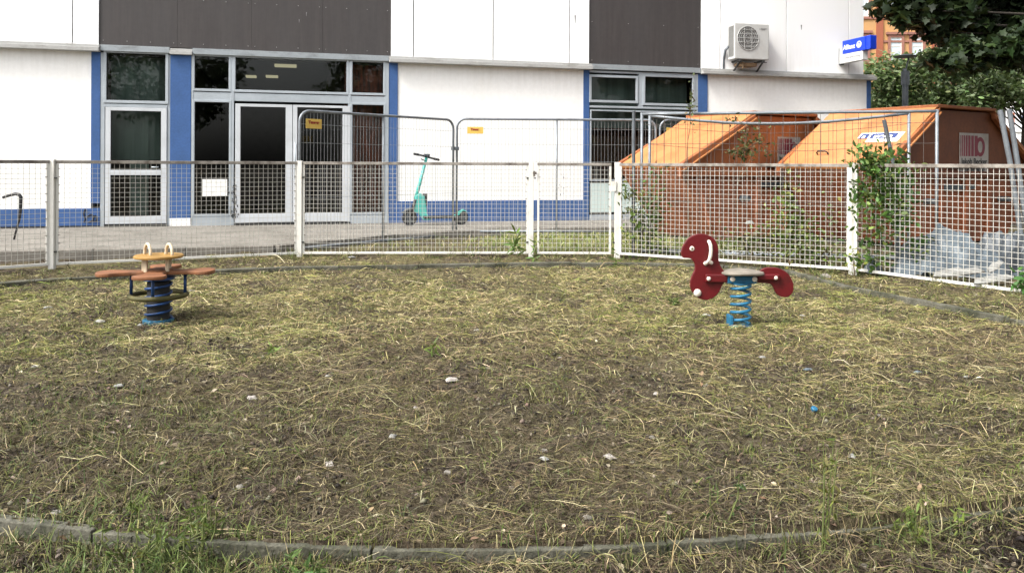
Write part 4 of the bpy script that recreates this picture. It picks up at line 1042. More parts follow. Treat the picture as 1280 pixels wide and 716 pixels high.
def blades(name, x, y, L, w, az, elev, droop, arch, z0, col, m=None, curl=None, parent=None, zbase=None):
    n = len(x); T = np.array([0, .36, .7, 1.0]); W = np.array([.75, 1.0, .8, .12])
    curl = RNG.normal(0, .09, n) if curl is None else curl
    dx, dy = np.cos(az), np.sin(az)
    X = x[:, None] + dx[:, None] * (L * np.cos(elev))[:, None] * T - dy[:, None] * (curl * L)[:, None] * T ** 2
    Y = y[:, None] + dy[:, None] * (L * np.cos(elev))[:, None] * T + dx[:, None] * (curl * L)[:, None] * T ** 2
    hz = height(X, Y) if zbase is None else (zbase[:, None] + 0 * X)
    up = (L * np.sin(elev))[:, None] * T - (droop * L)[:, None] * T ** 2 + (arch * L)[:, None] * 4 * T * (1 - T)
    Z = hz + z0[:, None] + np.maximum(up, -.004 - z0[:, None] * .8)
    ph = RNG.uniform(-1.0, 1.0, n)
    sx, sy, sz = -dy * np.cos(ph), dx * np.cos(ph), np.sin(ph)
    hw = (w[:, None] * W) / 2
    A = np.stack([X - sx[:, None] * hw, Y - sy[:, None] * hw, Z - sz[:, None] * hw], -1)
    B = np.stack([X + sx[:, None] * hw, Y + sy[:, None] * hw, Z + sz[:, None] * hw], -1)
    co = np.concatenate([A, B], 1)                     # n, 8, 3
    return arrays_mesh(name, co, [(0, 1, 5, 4), (1, 2, 6, 5), (2, 3, 7, 6)], m or M['straw'], col, parent)
def pick(pal, wts, n, var=.22):
    pal = np.array(pal); i = RNG.choice(len(pal), n, p=np.array(wts) / sum(wts))
    return np.clip(pal[i] * np.exp(RNG.normal(0, var, (n, 1))) * np.exp(RNG.normal(0, .06, (n, 3))), .003, .9)
STRAW = [(.235, .200, .108), (.165, .142, .068), (.105, .098, .036), (.078, .083, .024), (.055, .041, .025), (.33, .29, .185), (.068, .090, .018)]
def sample(n, y0, y1, extra=1.0):
    Y = np.exp(RNG.uniform(math.log(y0), math.log(y1), n)); X = RNG.uniform(-1, 1, n) * (.66 * Y + extra); return X, Y
# lying cut grass
x, y = sample(620000, 1.95, 11.2)
keep = (x > -9) & (x < 7.5)
frontd = y - np.interp(x, kfx, kfy)
dens = fbm(x * .85, y * .85, 41, 2) * .55 + fbm(x * 3.2, y * 3.2, 55, 3) * .75
dens = sstep(.48, .77, dens) * .86 + .14
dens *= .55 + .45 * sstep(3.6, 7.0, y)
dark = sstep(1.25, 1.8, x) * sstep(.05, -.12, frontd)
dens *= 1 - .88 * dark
dens *= np.where(frontd < 0, .55, 1.0)
dens = np.where((np.abs(frontd) < .05) , dens * (.3 + .7 * sstep(.5, 1.3, x)), dens)
out_far = dist_poly(x, y, [(p[0], p[1] + .1) for p in FPOST]) 
ins = inside_ring(x, y)
dens = np.where(~ins & (frontd > .1), dens * .45, dens)
fy = np.interp(x, [p[0] for p in FPOST], [p[1] for p in FPOST]); keep &= y < fy - .02
keep &= RNG.random(len(x)) < dens
x, y = x[keep], y[keep]; n = len(x)
green = sstep(.50, .72, fbm(x * .6 + 9, y * .6, 71, 3))
col = pick(STRAW, [3.6, 4.6, 3.4, 2.2, 3.6, 1.2, .6], n, .28)
olive = pick([(.105, .118, .024), (.070, .098, .017), (.155, .155, .045)], [3, 2, 2], n)
g = (RNG.random(n) < .12 + .38 * green)[:, None]; col = np.where(g, olive, col)
bare = sstep(.46, .60, fbm(x * .5 + 3, y * .5, 131, 3)) * (1 - sstep(5.5, 8, y))
b_ = RNG.random(n) < .60 * bare
col[b_] = pick([(.045, .033, .02), (.075, .058, .034), (.11, .088, .055)], [2, 2, 1], int(b_.sum()), .25)
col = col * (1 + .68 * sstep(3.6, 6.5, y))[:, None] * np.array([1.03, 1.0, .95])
L = RNG.gamma(3.3, .0185, n) * np.where(RNG.random(n) < .05, 3.0, 1.0); L = np.clip(L, .03, .42)
w = RNG.uniform(.0010, .0026, n) * (1 + .15 * np.clip(y - 4, 0, 6))
az = RNG.uniform(0, 2 * PI, n) + 0
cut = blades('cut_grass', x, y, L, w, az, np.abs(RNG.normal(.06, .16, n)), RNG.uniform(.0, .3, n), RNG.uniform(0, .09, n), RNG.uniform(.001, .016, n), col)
tag(cut, kind='stuff')
# long straight pale stalks lying on top
x, y = sample(5200, 1.95, 10.8); fr2 = y - np.interp(x, kfx, kfy)
k = (np.abs(fr2) > .03) & (y < np.interp(x, [p[0] for p in FPOST], [p[1] for p in FPOST]) - .05) & ~((x > 1.4) & (fr2 < -.03)) & (RNG.random(len(x)) < .2 + .8 * sstep(.4, .62, fbm(x * .9, y * .9, 211, 3))); x, y = x[k], y[k]; n = len(x)
tag(blades('dry_stalks', x, y, np.clip(RNG.gamma(5, .036, n), .07, .42), RNG.uniform(.0010, .0021, n) * (1 + .1 * np.clip(y - 4, 0, 6)), RNG.uniform(0, 2 * PI, n), np.abs(RNG.normal(.03, .07, n)), RNG.uniform(0, .05, n), RNG.uniform(0, .05, n), RNG.uniform(.012, .03, n), pick([(.38, .335, .20), (.30, .255, .13), (.22, .20, .075), (.17, .15, .08)], [2, 3, 2, 2], n, .2), curl=RNG.normal(0, .06, n)), kind='stuff')
# short dead thatch between the longer stalks, darkened for the shade down there
x, y = sample(150000, 1.95, 9.5); fr2 = y - np.interp(x, kfx, kfy)
k = (np.abs(fr2) > .045) & (RNG.random(len(x)) < .25 + .75 * sstep(.40, .62, fbm(x * 2.1, y * 2.1, 61, 3))) & (y < np.interp(x, [p[0] for p in FPOST], [p[1] for p in FPOST]) - .05); x, y = x[k], y[k]; n = len(x)
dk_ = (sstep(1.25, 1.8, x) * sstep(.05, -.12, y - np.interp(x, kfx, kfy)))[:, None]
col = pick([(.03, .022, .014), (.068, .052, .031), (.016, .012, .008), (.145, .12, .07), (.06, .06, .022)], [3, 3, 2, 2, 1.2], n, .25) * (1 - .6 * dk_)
tag(blades('dead_thatch', x, y, RNG.gamma(3, .013, n), RNG.uniform(.0014, .0036, n) * (1 + .1 * np.clip(y - 4, 0, 6)), RNG.uniform(0, 2 * PI, n), np.abs(RNG.normal(.08, .22, n)), RNG.uniform(0, .3, n), RNG.uniform(0, .15, n), RNG.uniform(0, .012, n), col), kind='stuff')
# standing tufts: dry and green blades in small bunches
def tufts(n_t, per, y0, y1, pal, wts, hgt, name, field=None, xs=None, spread=.035, region=None, m=None):
    if xs is None: tx, ty_ = sample(n_t, y0, y1, .6)
    else: tx, ty_ = xs
    k = (tx > -9) & (tx < 7.3) & (ty_ < np.interp(tx, [p[0] for p in FPOST], [p[1] for p in FPOST]) - .05) if region is None else region(tx, ty_)
    if field is not None: k &= RNG.random(len(tx)) < field(tx, ty_)
    tx, ty_ = tx[k], ty_[k]; n_ = len(tx)
    X = np.repeat(tx, per) + RNG.normal(0, spread, n_ * per); Y = np.repeat(ty_, per) + RNG.normal(0, spread, n_ * per); n = n_ * per
    az = RNG.uniform(0, 2 * PI, n); s = np.repeat(RNG.uniform(.55, 1.35, n_), per)
    L = RNG.uniform(.45, 1.1, n) * hgt * s
    c = pick(pal, wts, n, .2)
    w = RNG.uniform(.002, .0042, n) * (1 + .10 * np.clip(Y - 4, 0, 8))
    o = blades(name, X, Y, L, w, az, RNG.uniform(.55, 1.45, n), RNG.uniform(.1, .5, n), RNG.uniform(0, .1, n), np.zeros(n), c, m, RNG.normal(0, .12, n))
    return tag(o, kind='stuff')
GREEN = [(.048, .074, .014), (.074, .100, .022), (.032, .052, .012), (.105, .115, .034)]
tufts(2300, 9, 2.0, 11.2, STRAW, [3, 3, 3, 3, 1, 1, 1.5], .075, 'grass_tufts')
tufts(4200, 8, 2.0, 11.2, GREEN, [3, 3, 2, 2], .085, 'green_grass', field=lambda a, b: sstep(.42, .60, fbm(a * .6 + 9, b * .6, 71, 3)) * .75 + .10)
tufts(5200, 10, 2.0, 11.2, [(.12, .145, .026), (.085, .115, .02), (.165, .165, .045)], [3, 2, 2], .042, 'short_moss_grass', field=lambda a, b: sstep(.45, .6, fbm(a * 1.1 + 4, b * 1.1, 171, 3)) * .8 + .04, spread=.04)
# tufts along the foot of the fence and along the kerb
def along(pts, n, wob):
    P = np.array([(p[0], p[1]) for p in pts]); seg = np.linalg.norm(np.diff(P, axis=0), axis=1); c = np.concatenate([[0], np.cumsum(seg)])
    s = RNG.uniform(0, c[-1], n); return np.interp(s, c, P[:, 0]) + RNG.normal(0, wob, n), np.interp(s, c, P[:, 1]) + RNG.normal(0, wob, n)
tufts(0, 12, 0, 0, GREEN + STRAW[:3], [3, 3, 2, 3, 2, 2, 2], .17, 'fence_foot_grass', xs=along([(p[0], p[1] - .12) for p in FPOST], 330, .10), region=lambda a, b: (b > 6), field=lambda a, b: .15 + sstep(.45, .7, fbm(a * 1.3, b * 1.3, 91, 2)))
tufts(0, 12, 0, 0, STRAW[:5] + GREEN, [3, 3, 3, 2, 1, 1, 1, 1, 1], .12, 'kerb_grass', xs=along(FAR_K, 420, .07), region=lambda a, b: (b > 5), field=lambda a, b: .3 + 0 * a)
fk = [(p.x, p.y - .07) for p in KF]
tufts(0, 10, 0, 0, STRAW[:5] + GREEN, [2, 2, 2, 2, 1, 2, 2, 2, 2], .11, 'kerb_grass', xs=along(fk, 260, .05), region=lambda a, b: (np.abs(a) < 2.6), field=lambda a, b: .15 + sstep(.4, .65, fbm(a * 1.6, b * 1.6, 97, 2)) * .9)
# a green patch of weeds before the kerb at the left
tufts(0, 13, 0, 0, GREEN, [3, 4, 2, 3], .13, 'green_grass', xs=(RNG.normal(-1.12, .28, 85), RNG.normal(2.64, .10, 85)), region=lambda a, b: a < 9)
# rough grass beyond the fence
xx = RNG.uniform(-3.2, 3.6, 3400); yy = RNG.uniform(11.3, 15.2, 3400)
def beyond(a, b):
    px_ = [p[0] for p in PAV[1:9]]; py_ = [p[1] for p in PAV[1:9]]
    return (b < np.interp(a, px_, py_) - .15) & (b > 11.3) & (RNG.random(len(a)) < .12 + .88 * sstep(-1.0, .3, a))
tufts(0, 8, 0, 0, [(.26, .25, .09), (.16, .20, .05), (.10, .16, .03), (.36, .32, .17)], [3, 3, 3, 2], .16, 'rough_grass', xs=(xx, yy), region=beyond, spread=.06)
# soil crumbs and dry leaves
x, y = sample(46000, 1.95, 9.5, .5)
fr__ = y - np.interp(x, kfx, kfy); dark = sstep(1.2, 1.8, x) * sstep(.0, -.15, fr__)
k = (RNG.random(len(x)) < (1 - sstep(.42, .62, fbm(x * .85, y * .85, 41, 2))) * .6 + .15 + dark) & (np.abs(fr__) > .06); x, y = x[k], y[k]; n = len(x)
oct_ = np.array([(1, 0, 0), (0, 1, 0), (-1, 0, 0), (0, -1, 0), (.2, .1, .8), (0, 0, -.6)], float)
sz = np.minimum(RNG.gamma(1.9, .0028, n), .013)[:, None, None] * (1 + .05 * y)[:, None, None]
co = oct_[None] * (1 + RNG.normal(0, .3, (n, 6, 3))) * sz
a_ = RNG.uniform(0, 6.28, n); ca, sa = np.cos(a_)[:, None], np.sin(a_)[:, None]
co = np.stack([co[..., 0] * ca - co[..., 1] * sa + x[:, None], co[..., 0] * sa + co[..., 1] * ca + y[:, None], co[..., 2] + (height(x, y) + .003)[:, None]], -1)
tag(arrays_mesh('soil_crumbs', co, [(0, 1, 4), (1, 2, 4), (2, 3, 4), (3, 0, 4), (1, 0, 5), (2, 1, 5), (3, 2, 5), (0, 3, 5)], M['straw'], pick([(.07, .055, .036), (.020, .0155, .011), (.15, .128, .092)], [3, 3.5, 1.3], n)), kind='stuff')

def frames(n, up_bias=1.0, tilt=.6):
    nrm = RNG.normal(0, tilt, (n, 3)); nrm[:, 2] += up_bias; nrm /= np.linalg.norm(nrm, axis=1, keepdims=True)
    t = RNG.normal(0, 1, (n, 3)); t -= nrm * (t * nrm).sum(1, keepdims=True); t /= np.linalg.norm(t, axis=1, keepdims=True)
    return t, np.cross(nrm, t), nrm
OVAL = np.array([(0, 0), (.25, .22), (.6, .24), (1, 0), (.6, -.24), (.25, -.22)])
OVALF = [(0, 1, 2, 3), (0, 3, 4, 5)]
MAPLE = np.array([(0, 0), (.12, .22), (.05, .52), (.38, .36), (.52, .46), (.62, .2), (1, 0), (.62, -.2), (.52, -.46), (.38, -.36), (.05, -.52), (.12, -.22)])
MAPLEF = [(0, 1, 2, 3), (0, 3, 4, 5), (0, 5, 6, 7), (0, 7, 8, 9), (0, 9, 10, 11)]
def leaves(name, pos, size, tmpl, faces, col, m, parent, up_bias=1.0, tilt=.7, fold=.18):
    n = len(pos); t, b, nr = frames(n, up_bias, tilt)
    sz = size * RNG.uniform(.65, 1.25, n)
    u = tmpl[:, 0][None, :, None]; v = tmpl[:, 1][None, :, None]
    co = pos[:, None] + (t[:, None] * u + b[:, None] * v + nr[:, None] * (np.abs(v) * fold - u * u * .15)) * sz[:, None, None]
    return arrays_mesh(name, co, faces, m, col, parent)
def ballpts(n, c, r, sq=.75, p=.45):
    v = RNG.normal(0, 1, (n, 3)); v /= np.linalg.norm(v, axis=1, keepdims=True); q = RNG.random((n, 1)) ** p
    return np.array(c) + v * q * np.array([r, r, r * sq])

# dry leaves on the ground
x, y = sample(1500, 2.0, 10.5, .4); k = (x < 7) & (y < np.interp(x, [p[0] for p in FPOST], [p[1] for p in FPOST]) - .1); x, y = x[k], y[k]
pos = np.stack([x, y, height(x, y) + .012], -1)
tag(leaves('dry_leaves', pos, .034, OVAL, OVALF, pick([(.15, .11, .065), (.09, .06, .035), (.30, .255, .18), (.06, .045, .028)], [3, 3, 1.5, 2], len(x)), M['straw'], None, 1.0, .35, .3), kind='stuff')

def limb(mb, a, b, r0, r1, k=6, wob=.06):
    a, b = Vector(a), Vector(b); L = (b - a).length; pts = []
    o1 = Vector((random.uniform(-1, 1), random.uniform(-1, 1), random.uniform(.2, 1))) * L * wob
    for i in range(k + 1):
        t = i / k; pts.append(a.lerp(b, t) + o1 * math.sin(PI * t))
    mb.tube(pts, [r0 + (r1 - r0) * i / k for i in range(k + 1)], 7)
def tree(name, label, base, fork_z, tr, clumps, leaf, per, pal, wts, tmpl=OVAL, tf=OVALF, group=None, up=.9):
    """clumps: list of (centre, radius)"""
    e = empty(name, (base[0], base[1], base[2]), 0, label, 'tree', group); B = Vector(base)
    mb = MB(); fk_ = Vector((base[0] + random.uniform(-.15, .15), base[1], base[2] + fork_z))
    mb.tube([v - B for v in (B, B.lerp(fk_, .4) + Vector((.05, .03, 0)), fk_)], [tr * 1.25, tr, tr * .85], 12)
    tops = sorted(clumps, key=lambda c: (Vector(c[0]) - fk_).length)
    top = Vector((fk_.x, fk_.y, max(c[0][2] for c in clumps)))
    mb.tube([fk_ - B, fk_.lerp(top, .5) - B + Vector((.1, .1, 0)), top - B], [tr * .85, tr * .5, tr * .12], 8)
    for c, r in clumps:
        c = Vector(c); t = min(.9, max(0.0, (c.z - fk_.z) / max(.5, top.z - fk_.z) * .6))
        limb(mb, fk_.lerp(top, t) - B, c - B, max(.012, tr * .24 * (1 - t * .6)), .007)
    mb.build('trunk', M['bark'], e, smooth=True)
    P = []; C_ = []
    for c, r in clumps:
        n = max(20, int(per * r ** 2.2)); P.append(ballpts(n, c, r, .72)); C_.append(np.full(n, RNG.normal(0, .25)))
    P = np.concatenate(P); sh = np.exp(np.concatenate(C_))[:, None]
    col = np.clip(pick(pal, wts, len(P), .2) * sh, .004, .5)
    leaves('crown', P - np.array(base), leaf, tmpl, tf, col, M['leaf'], e, up, .75)
    return e
# maple bough hanging in from the right, its trunk outside the picture
cl_ = []
for px, py, Y, r in ((1118, 8, 12, .36), (1148, 14, 12, .42), (1128, 27, 11.8, .2), (1186, 20, 12.4, .46), (1165, 40, 12, .22), (1182, 52, 12.2, .17), (1215, 40, 12.6, .36), (1245, 50, 12.6, .36), (1160, 78, 11.4, .14), (1183, 76, 11.4, .24), (1215, 72, 11.7, .34),
                     (1252, 66, 11.8, .36), (1290, 58, 12, .5), (1340, 55, 12, .8), (1180, -18, 12.6, .6), (1235, -5, 12.9, .55), (1290, 30, 12.6, .45), (1300, -20, 13, .8), (1130, -25, 12.2, .5), (1090, -40, 12.4, .5), (1400, 20, 12.5, 1.0), (1225, 25, 13, .42), (1262, 22, 13.2, .42), (1280, 55, 12.6, .42), (1200, 8, 13.2, .5), (1165, -8, 12.8, .45), (1205, 60, 11.8, .26), (1330, 20, 13, .8)):
    cl_.append((tuple(at(px, py, Y)), r))
for i in range(34):
    v = Vector((random.gauss(0, 1), random.gauss(0, 1), random.gauss(0, .8))).normalized() * random.uniform(.45, 1) ** .5
    cl_.append(((10.4 + v.x * 4.6, 13.2 + v.y * 4.2, 7.2 + v.z * 2.9), random.uniform(.8, 1.25)))
tree('maple_tree', 'dark leafy maple bough hanging into the top right corner before the orange house', (11.8, 13.6, .05), 2.6, .24, cl_, .135, 2700, [(.014, .027, .008), (.022, .038, .010), (.010, .019, .006)], [3, 2, 2], MAPLE, MAPLEF)  # leaf colours lowered to hold the shade under the crown
# trees behind the skips
def crown(px0, px1, py0, py1, Y, n, r0, r1, depth=2.5):
    o = []
    for i in range(n):
        p = at(random.uniform(px0, px1), random.uniform(py0, py1), Y + random.uniform(-depth, depth) * .5); o.append(((p.x, p.y, p.z), random.uniform(r0, r1)))
    return o
MIDG = [(.062, .10, .030), (.095, .14, .05), (.16, .20, .105), (.04, .065, .02)]
for lab, a, Y in (('bushy green tree behind the corner of the white building and the street lamp', (1084, 1162, 88, 150, 20), 27), ('dense green tree behind the right orange skip, between lamp and picture edge', (1150, 1228, 72, 150, 30), 29), ('loose green tree at the right picture edge, before the white shop', (1225, 1335, 74, 128, 22), 26)):
    p = at((a[0] + a[1]) / 2, 150, Y)
    tree('linden_tree', lab, (p.x, p.y, -.02), 1.2, .16, crown(*a[:4], Y, a[4], .55, .95), .17, 620 if a[4] < 18 else 700, MIDG, [3, 3, 2, 2], group='trees behind the skips')
# trees on the near side of the sand pit, seen only as reflections in the glass
for i, (X_, Y_) in enumerate(((-13, -7.5), (-3.5, -12), (7.5, -10))):
    cs = []
    for k in range(26):
        v = Vector((random.gauss(0, 1), random.gauss(0, 1), random.gauss(0, 1))).normalized() * random.uniform(.4, 1) ** .5
        cs.append(((X_ + v.x * 3.4, Y_ + v.y * 3.0, 6.4 + v.z * 3.4), random.uniform(1.0, 1.6)))
    tree('broad_tree', 'broad leafy tree on the near side of the play area, mirrored in the dark glass', (X_, Y_, -.05), 2.8, .28, cs, .34, 110, [(.04, .065, .018), (.06, .09, .025)], [1, 1], group='trees mirrored in the glass')

# street lamp
lp = at(1131.5, 130, 20.5)
lm = empty('street_lamp', (lp.x, lp.y, -.02), 0, 'dark street lamp with flat disc head before the trees and the orange house', 'street lamp')
zt_ = at(1131.5, 90, 20.5).z; zh_ = at(1131, 70, 20.5).z
MB().tube([(0, 0, 0), (0, 0, zt_)], [.085, .07], 12).tube([(0, 0, zt_ - .32), (0, 0, zt_ + .03)], .10, 12).build('mast', M['galv_dark'], lm, smooth='auto')
MB().tube([(0, 0, zt_), (.09, 0, zh_)], .022, 8).tube([(0, 0, zt_), (-.02, .0, zt_ + .1)], .05, 8).build('arm', M['galv'], lm, smooth=True)
MB().lathe([(.06, -.04), (.27, -.015), (.29, .01), (.10, .05)], 24, (0, 0, zh_)).build('lamp_head', M['galv_dark'], lm, smooth='auto')

# orange house across the street
HX0, HX1 = at(1040, 100, 58).x, at(1215, 100, 58).x
hs_ = empty('brick_house', (HX0, 58, -.03), R(-4), 'tall orange brick house with red stone bands behind the trees', 'building')
HW = HX1 - HX0
MB().box(0, HW, 0, 9, 0, 17).build('wall', M['facade_orange'], hs_)
MB().prism([(-.4, 17.002), (HW + .4, 17.002), (HW - 2, 20), (2, 20)], -.4, 9.4).build('roof', M['roof_tile'], hs_)
def hx(px): return at(px, 60, 58).x - HX0
def hz(py, px=1120): return at(px, py, 58).z + .03
for px0, px1 in ((1093.5, 1101.5), (1160, 1168)): MB().box(hx(px0), hx(px1), -.12, .05, 0, 17).build('pilaster', M['facade_red'], hs_)
for py in (24, 53, 79): MB().box(-.02, HW + .02, -.08, .06, hz(py) - .07, hz(py) + .07).build('stone_band', M['facade_stone'], hs_)
MB().box(0, HW, -.06, .06, hz(140), hz(84)).build('base_band', M['facade_orange'], hs_)
for x0, x1, y0, y1 in ((1110.5, 1124, 48, 77), (1136, 1149.5, 48, 77), (1074, 1083, 46, 75), (1110.5, 1124, -12, 20), (1136, 1149.5, -12, 20), (1074, 1084, -14, 22), (1176, 1190, 48, 77), (1196, 1209, 48, 77), (1176, 1190, -12, 20)):
    u0, u1, z0, z1 = hx(x0), hx(x1), hz(y1), hz(y0); g = .17
    f = MB().box(u0 - g, u0, -.11, .08, z0 - g, z1 + g).box(u1, u1 + g, -.11, .08, z0 - g, z1 + g).box(u0, u1, -.11, .08, z0 - g, z0).box(u0, u1, -.11, .08, z1, z1 + g).box(u0 - .3, u1 + .3, -.2, .05, z1 + g + .02, z1 + g + .2).build('window', M['facade_stone'], hs_)
    MB().box(u0, u1, -.02, .03, z0, z1).build('pane', M['pane_far'], f)
    MB().box(u0, u0 + .07, -.05, -.021, z0, z1).box(u1 - .07, u1, -.05, -.021, z0, z1).box(u0 + .07, u1 - .07, -.05, -.021, z0, z0 + .08).box(u0 + .07, u1 - .07, -.05, -.021, z1 - .07, z1).box(u0 + .07, u1 - .07, -.05, -.021, z0 + (z1 - z0) * .6, z0 + (z1 - z0) * .6 + .08).build('sash', M['fence_white'], f)
# white shop far right
wp = at(1236, 140, 42)
wh = empty('white_shop', (wp.x, wp.y, -.03), R(-8), 'white shop front glimpsed through leaves above the leaning pipes', 'building')
MB().box(0, 6.5, 0, 6, 0, 5.6).build('wall', M['panel_white'], wh)
MB().prism([(-.3, 5.602), (6.8, 5.602), (6, 6.6), (.5, 6.6)], -.3, 6.3).build('roof', M['roof_tile'], wh)
MB().box(.3, .8, -.04, .03, 2.2, 4.6).build('window', M['room_dark'], wh)
MB().box(1.1, 1.5, -.03, .03, 3.4, 4.2).build('panel', M['facade_red'], wh)
sp = MB().box(1.25, 3.2, -.12, .02, 3.2, 4.3).build('shop_sign', M['white_ink'], wh)
bold_text('S', .95, 'lettering', M['navy'], sp, Matrix.Translation((1.75, -.13, 3.75)) @ TX, .005, .02)

# ------------------------------------------------------------------ climbing plants and weeds along the fence
def plant(name, label, cat, base, stems, blobs, leaf, pal, wts, m='leaf', stem_r=.006, up=.5, group=None):
    """stems: lists of points; blobs: (centre, rx, rz, ry, count) in world space"""
    e = empty(name, base, 0, label, cat, group); B = Vector(base)
    mb = MB()
    for s in stems:
        s = [Vector(p) for p in s]; pts = []
        for a, b in zip(s[:-1], s[1:]):
            for k in range(4): pts.append(a.lerp(b, k / 4) + Vector((random.uniform(-1, 1), random.uniform(-1, 1), random.uniform(-1, 1))) * .012 - B)
        pts.append(s[-1] - B); mb.tube(pts, [stem_r * (1.2 - .8 * i / len(pts)) for i in range(len(pts))], 5)
    mb.build('stem', M['stem_brown'], e)
    P = []
    for c, rx, rz, ry, n in blobs:
        P.append(np.array(c) + RNG.normal(0, 1, (n, 3)) * np.array([rx, ry, rz]) * .55)
    P = np.concatenate(P); P[:, 2] = np.maximum(P[:, 2], .07)
    leaves('leaf_foliage', P - np.array(base), leaf, OVAL, OVALF, pick(pal, wts, len(P), .25), M[m], e, up, .8)
    return e
DG = [(.055, .115, .022), (.085, .15, .03), (.14, .19, .05), (.03, .065, .014)]
YG = [(.17, .21, .035), (.11, .16, .03), (.26, .25, .06), (.07, .11, .02)]
DR = [(.06, .07, .022), (.09, .10, .03), (.13, .095, .04), (.04, .05, .015)]
Yf = 9.45
P_ = lambda px, py, Y=Yf: tuple(at(px, py, Y))
plant('climbing_plant', 'dense dark green climber bushing over the white post before the right skip', 'climber', (P_(1085, 340)[0], 9.45, .06),
      [[P_(1085, 335), P_(1090, 290), P_(1100, 240), P_(1098, 200)], [P_(1092, 335), P_(1120, 280), P_(1130, 240)], [P_(1100, 260), P_(1078, 235), P_(1070, 250)]],
      [(P_(1104, 232, 9.3), .22, .30, .2, 460), (P_(1096, 202, 9.3), .28, .16, .12, 330), (P_(1120, 262, 9.2), .17, .26, .16, 210), (P_(1094, 288, 9.3), .24, .3, .14, 130), (P_(1136, 225), .10, .26, .12, 50), (P_(1074, 245), .08, .16, .08, 60), (P_(1150, 310, 9.2), .14, .16, .12, 60), (P_(1088, 325, 9.3), .24, .12, .12, 70), (P_(1134, 285, 9.1), .10, .34, .12, 45)], .082, DG, [3, 3, 2, 2])
plant('climbing_plant', 'thin leafy climber straggling up the steel posts right of the gate', 'climber', (P_(800, 320, 11.2)[0], 11.2, .06),
      [[P_(800, 318, 11.2), P_(806, 280, 11.2), P_(790, 235, 11.2), P_(778, 242, 11.1)], [P_(808, 318, 11.25), P_(816, 260, 11.25), P_(826, 215, 11.25)], [P_(812, 300, 11.2), P_(830, 262, 11.2)]],
      [(P_(800, 270, 11.05), .22, .42, .10, 210), (P_(818, 262, 11.05), .15, .44, .10, 200), (P_(783, 242, 11.05), .10, .10, .06, 26), (P_(812, 305, 11.2), .26, .16, .12, 60), (P_(816, 222, 11.3), .10, .2, .06, 26)], .075, [(.09, .15, .03), (.06, .10, .02), (.15, .19, .05), (.08, .09, .03)], [3, 3, 2, 2])
plant('climbing_plant', 'yellow green plant growing tall behind the mesh before the left skip', 'climber', (P_(985, 330, 10.2)[0], 10.2, .06),
      [[P_(985, 325, 10.2), P_(988, 280, 10.2), P_(984, 235, 10.2)], [P_(1000, 325, 10.2), P_(1004, 290, 10.2)]],
      [(P_(988, 290, 10.2), .24, .32, .10, 360), (P_(985, 250, 10.2), .12, .32, .08, 110), (P_(1006, 305, 10.2), .26, .24, .12, 240), (P_(1042, 268, 10.1), .1, .3, .06, 26)], .075, YG, [3, 3, 2, 3])
plant('weed_patch', 'low mixed weeds at the foot of the mesh fence beside the red spring rider', 'weeds', (P_(945, 322, 10.45)[0], 10.45, .06),
      [[P_(940, 322, 10.45), P_(936, 290, 10.45)], [P_(960, 322, 10.45), P_(966, 285, 10.4)]],
      [(P_(930, 305, 10.5), .36, .2, .10, 260), (P_(968, 305, 10.4), .32, .26, .12, 260), (P_(1015, 315, 10.0), .36, .16, .1, 220), (P_(880, 315, 10.8), .36, .12, .1, 150), (P_(1050, 325, 9.75), .2, .16, .1, 110)], .06, [(.10, .14, .03), (.07, .10, .025), (.15, .15, .06), (.10, .08, .04)], [3, 3, 2, 2])
plant('climbing_plant', 'dark withered vine hanging in the site fence before the left skip', 'climber', (P_(930, 320, 10.95)[0], 10.95, .06),
      [[P_(925, 318, 10.95), P_(920, 250, 10.95), P_(928, 190, 10.95), P_(935, 160, 10.95), P_(920, 150, 10.95)], [P_(928, 190, 10.95), P_(950, 175, 10.95), P_(962, 195, 10.95)], [P_(922, 230, 10.95), P_(940, 195, 10.95)]],
      [(P_(930, 178, 10.95), .14, .22, .04, 70), (P_(950, 180, 10.95), .16, .2, .04, 50), (P_(925, 192, 10.95), .14, .06, .04, 60), (P_(865, 130, 11.1), .05, .22, .04, 34), (P_(918, 150, 10.95), .10, .08, .04, 20)], .062, DR, [3, 3, 2, 3], up=.2)
plant('climbing_plant', 'thin dry vine curling over the top rail of the site fence at the left', 'climber', (P_(862, 300, 11.1)[0], 11.1, .06),
      [[P_(862, 300, 11.1), P_(858, 200, 11.1), P_(862, 150, 11.1), P_(866, 112, 11.1)]], [(P_(865, 140, 11.1), .06, .26, .04, 30)], .055, DR, [3, 3, 2, 3], up=.2)
plant('leafy_weed', 'bright green broad leaved weed at the right edge below the white fence', 'weed', (P_(1276, 366, 7.85)[0], 7.85, .06), [[P_(1276, 372, 7.85), P_(1278, 352, 7.85)]], [(P_(1277, 352, 7.8), .08, .1, .08, 34)], .085, [(.05, .14, .03), (.07, .17, .04)], [1, 1])
plant('leafy_weed', 'small green weed growing on the bare strip beside the white post', 'weed', (P_(1072, 340, 9.3)[0], 9.3, .06), [[P_(1068, 345, 9.3), P_(1066, 318, 9.3)]], [(P_(1068, 328, 9.3), .10, .18, .08, 34)], .06, YG, [3, 3, 2, 3])

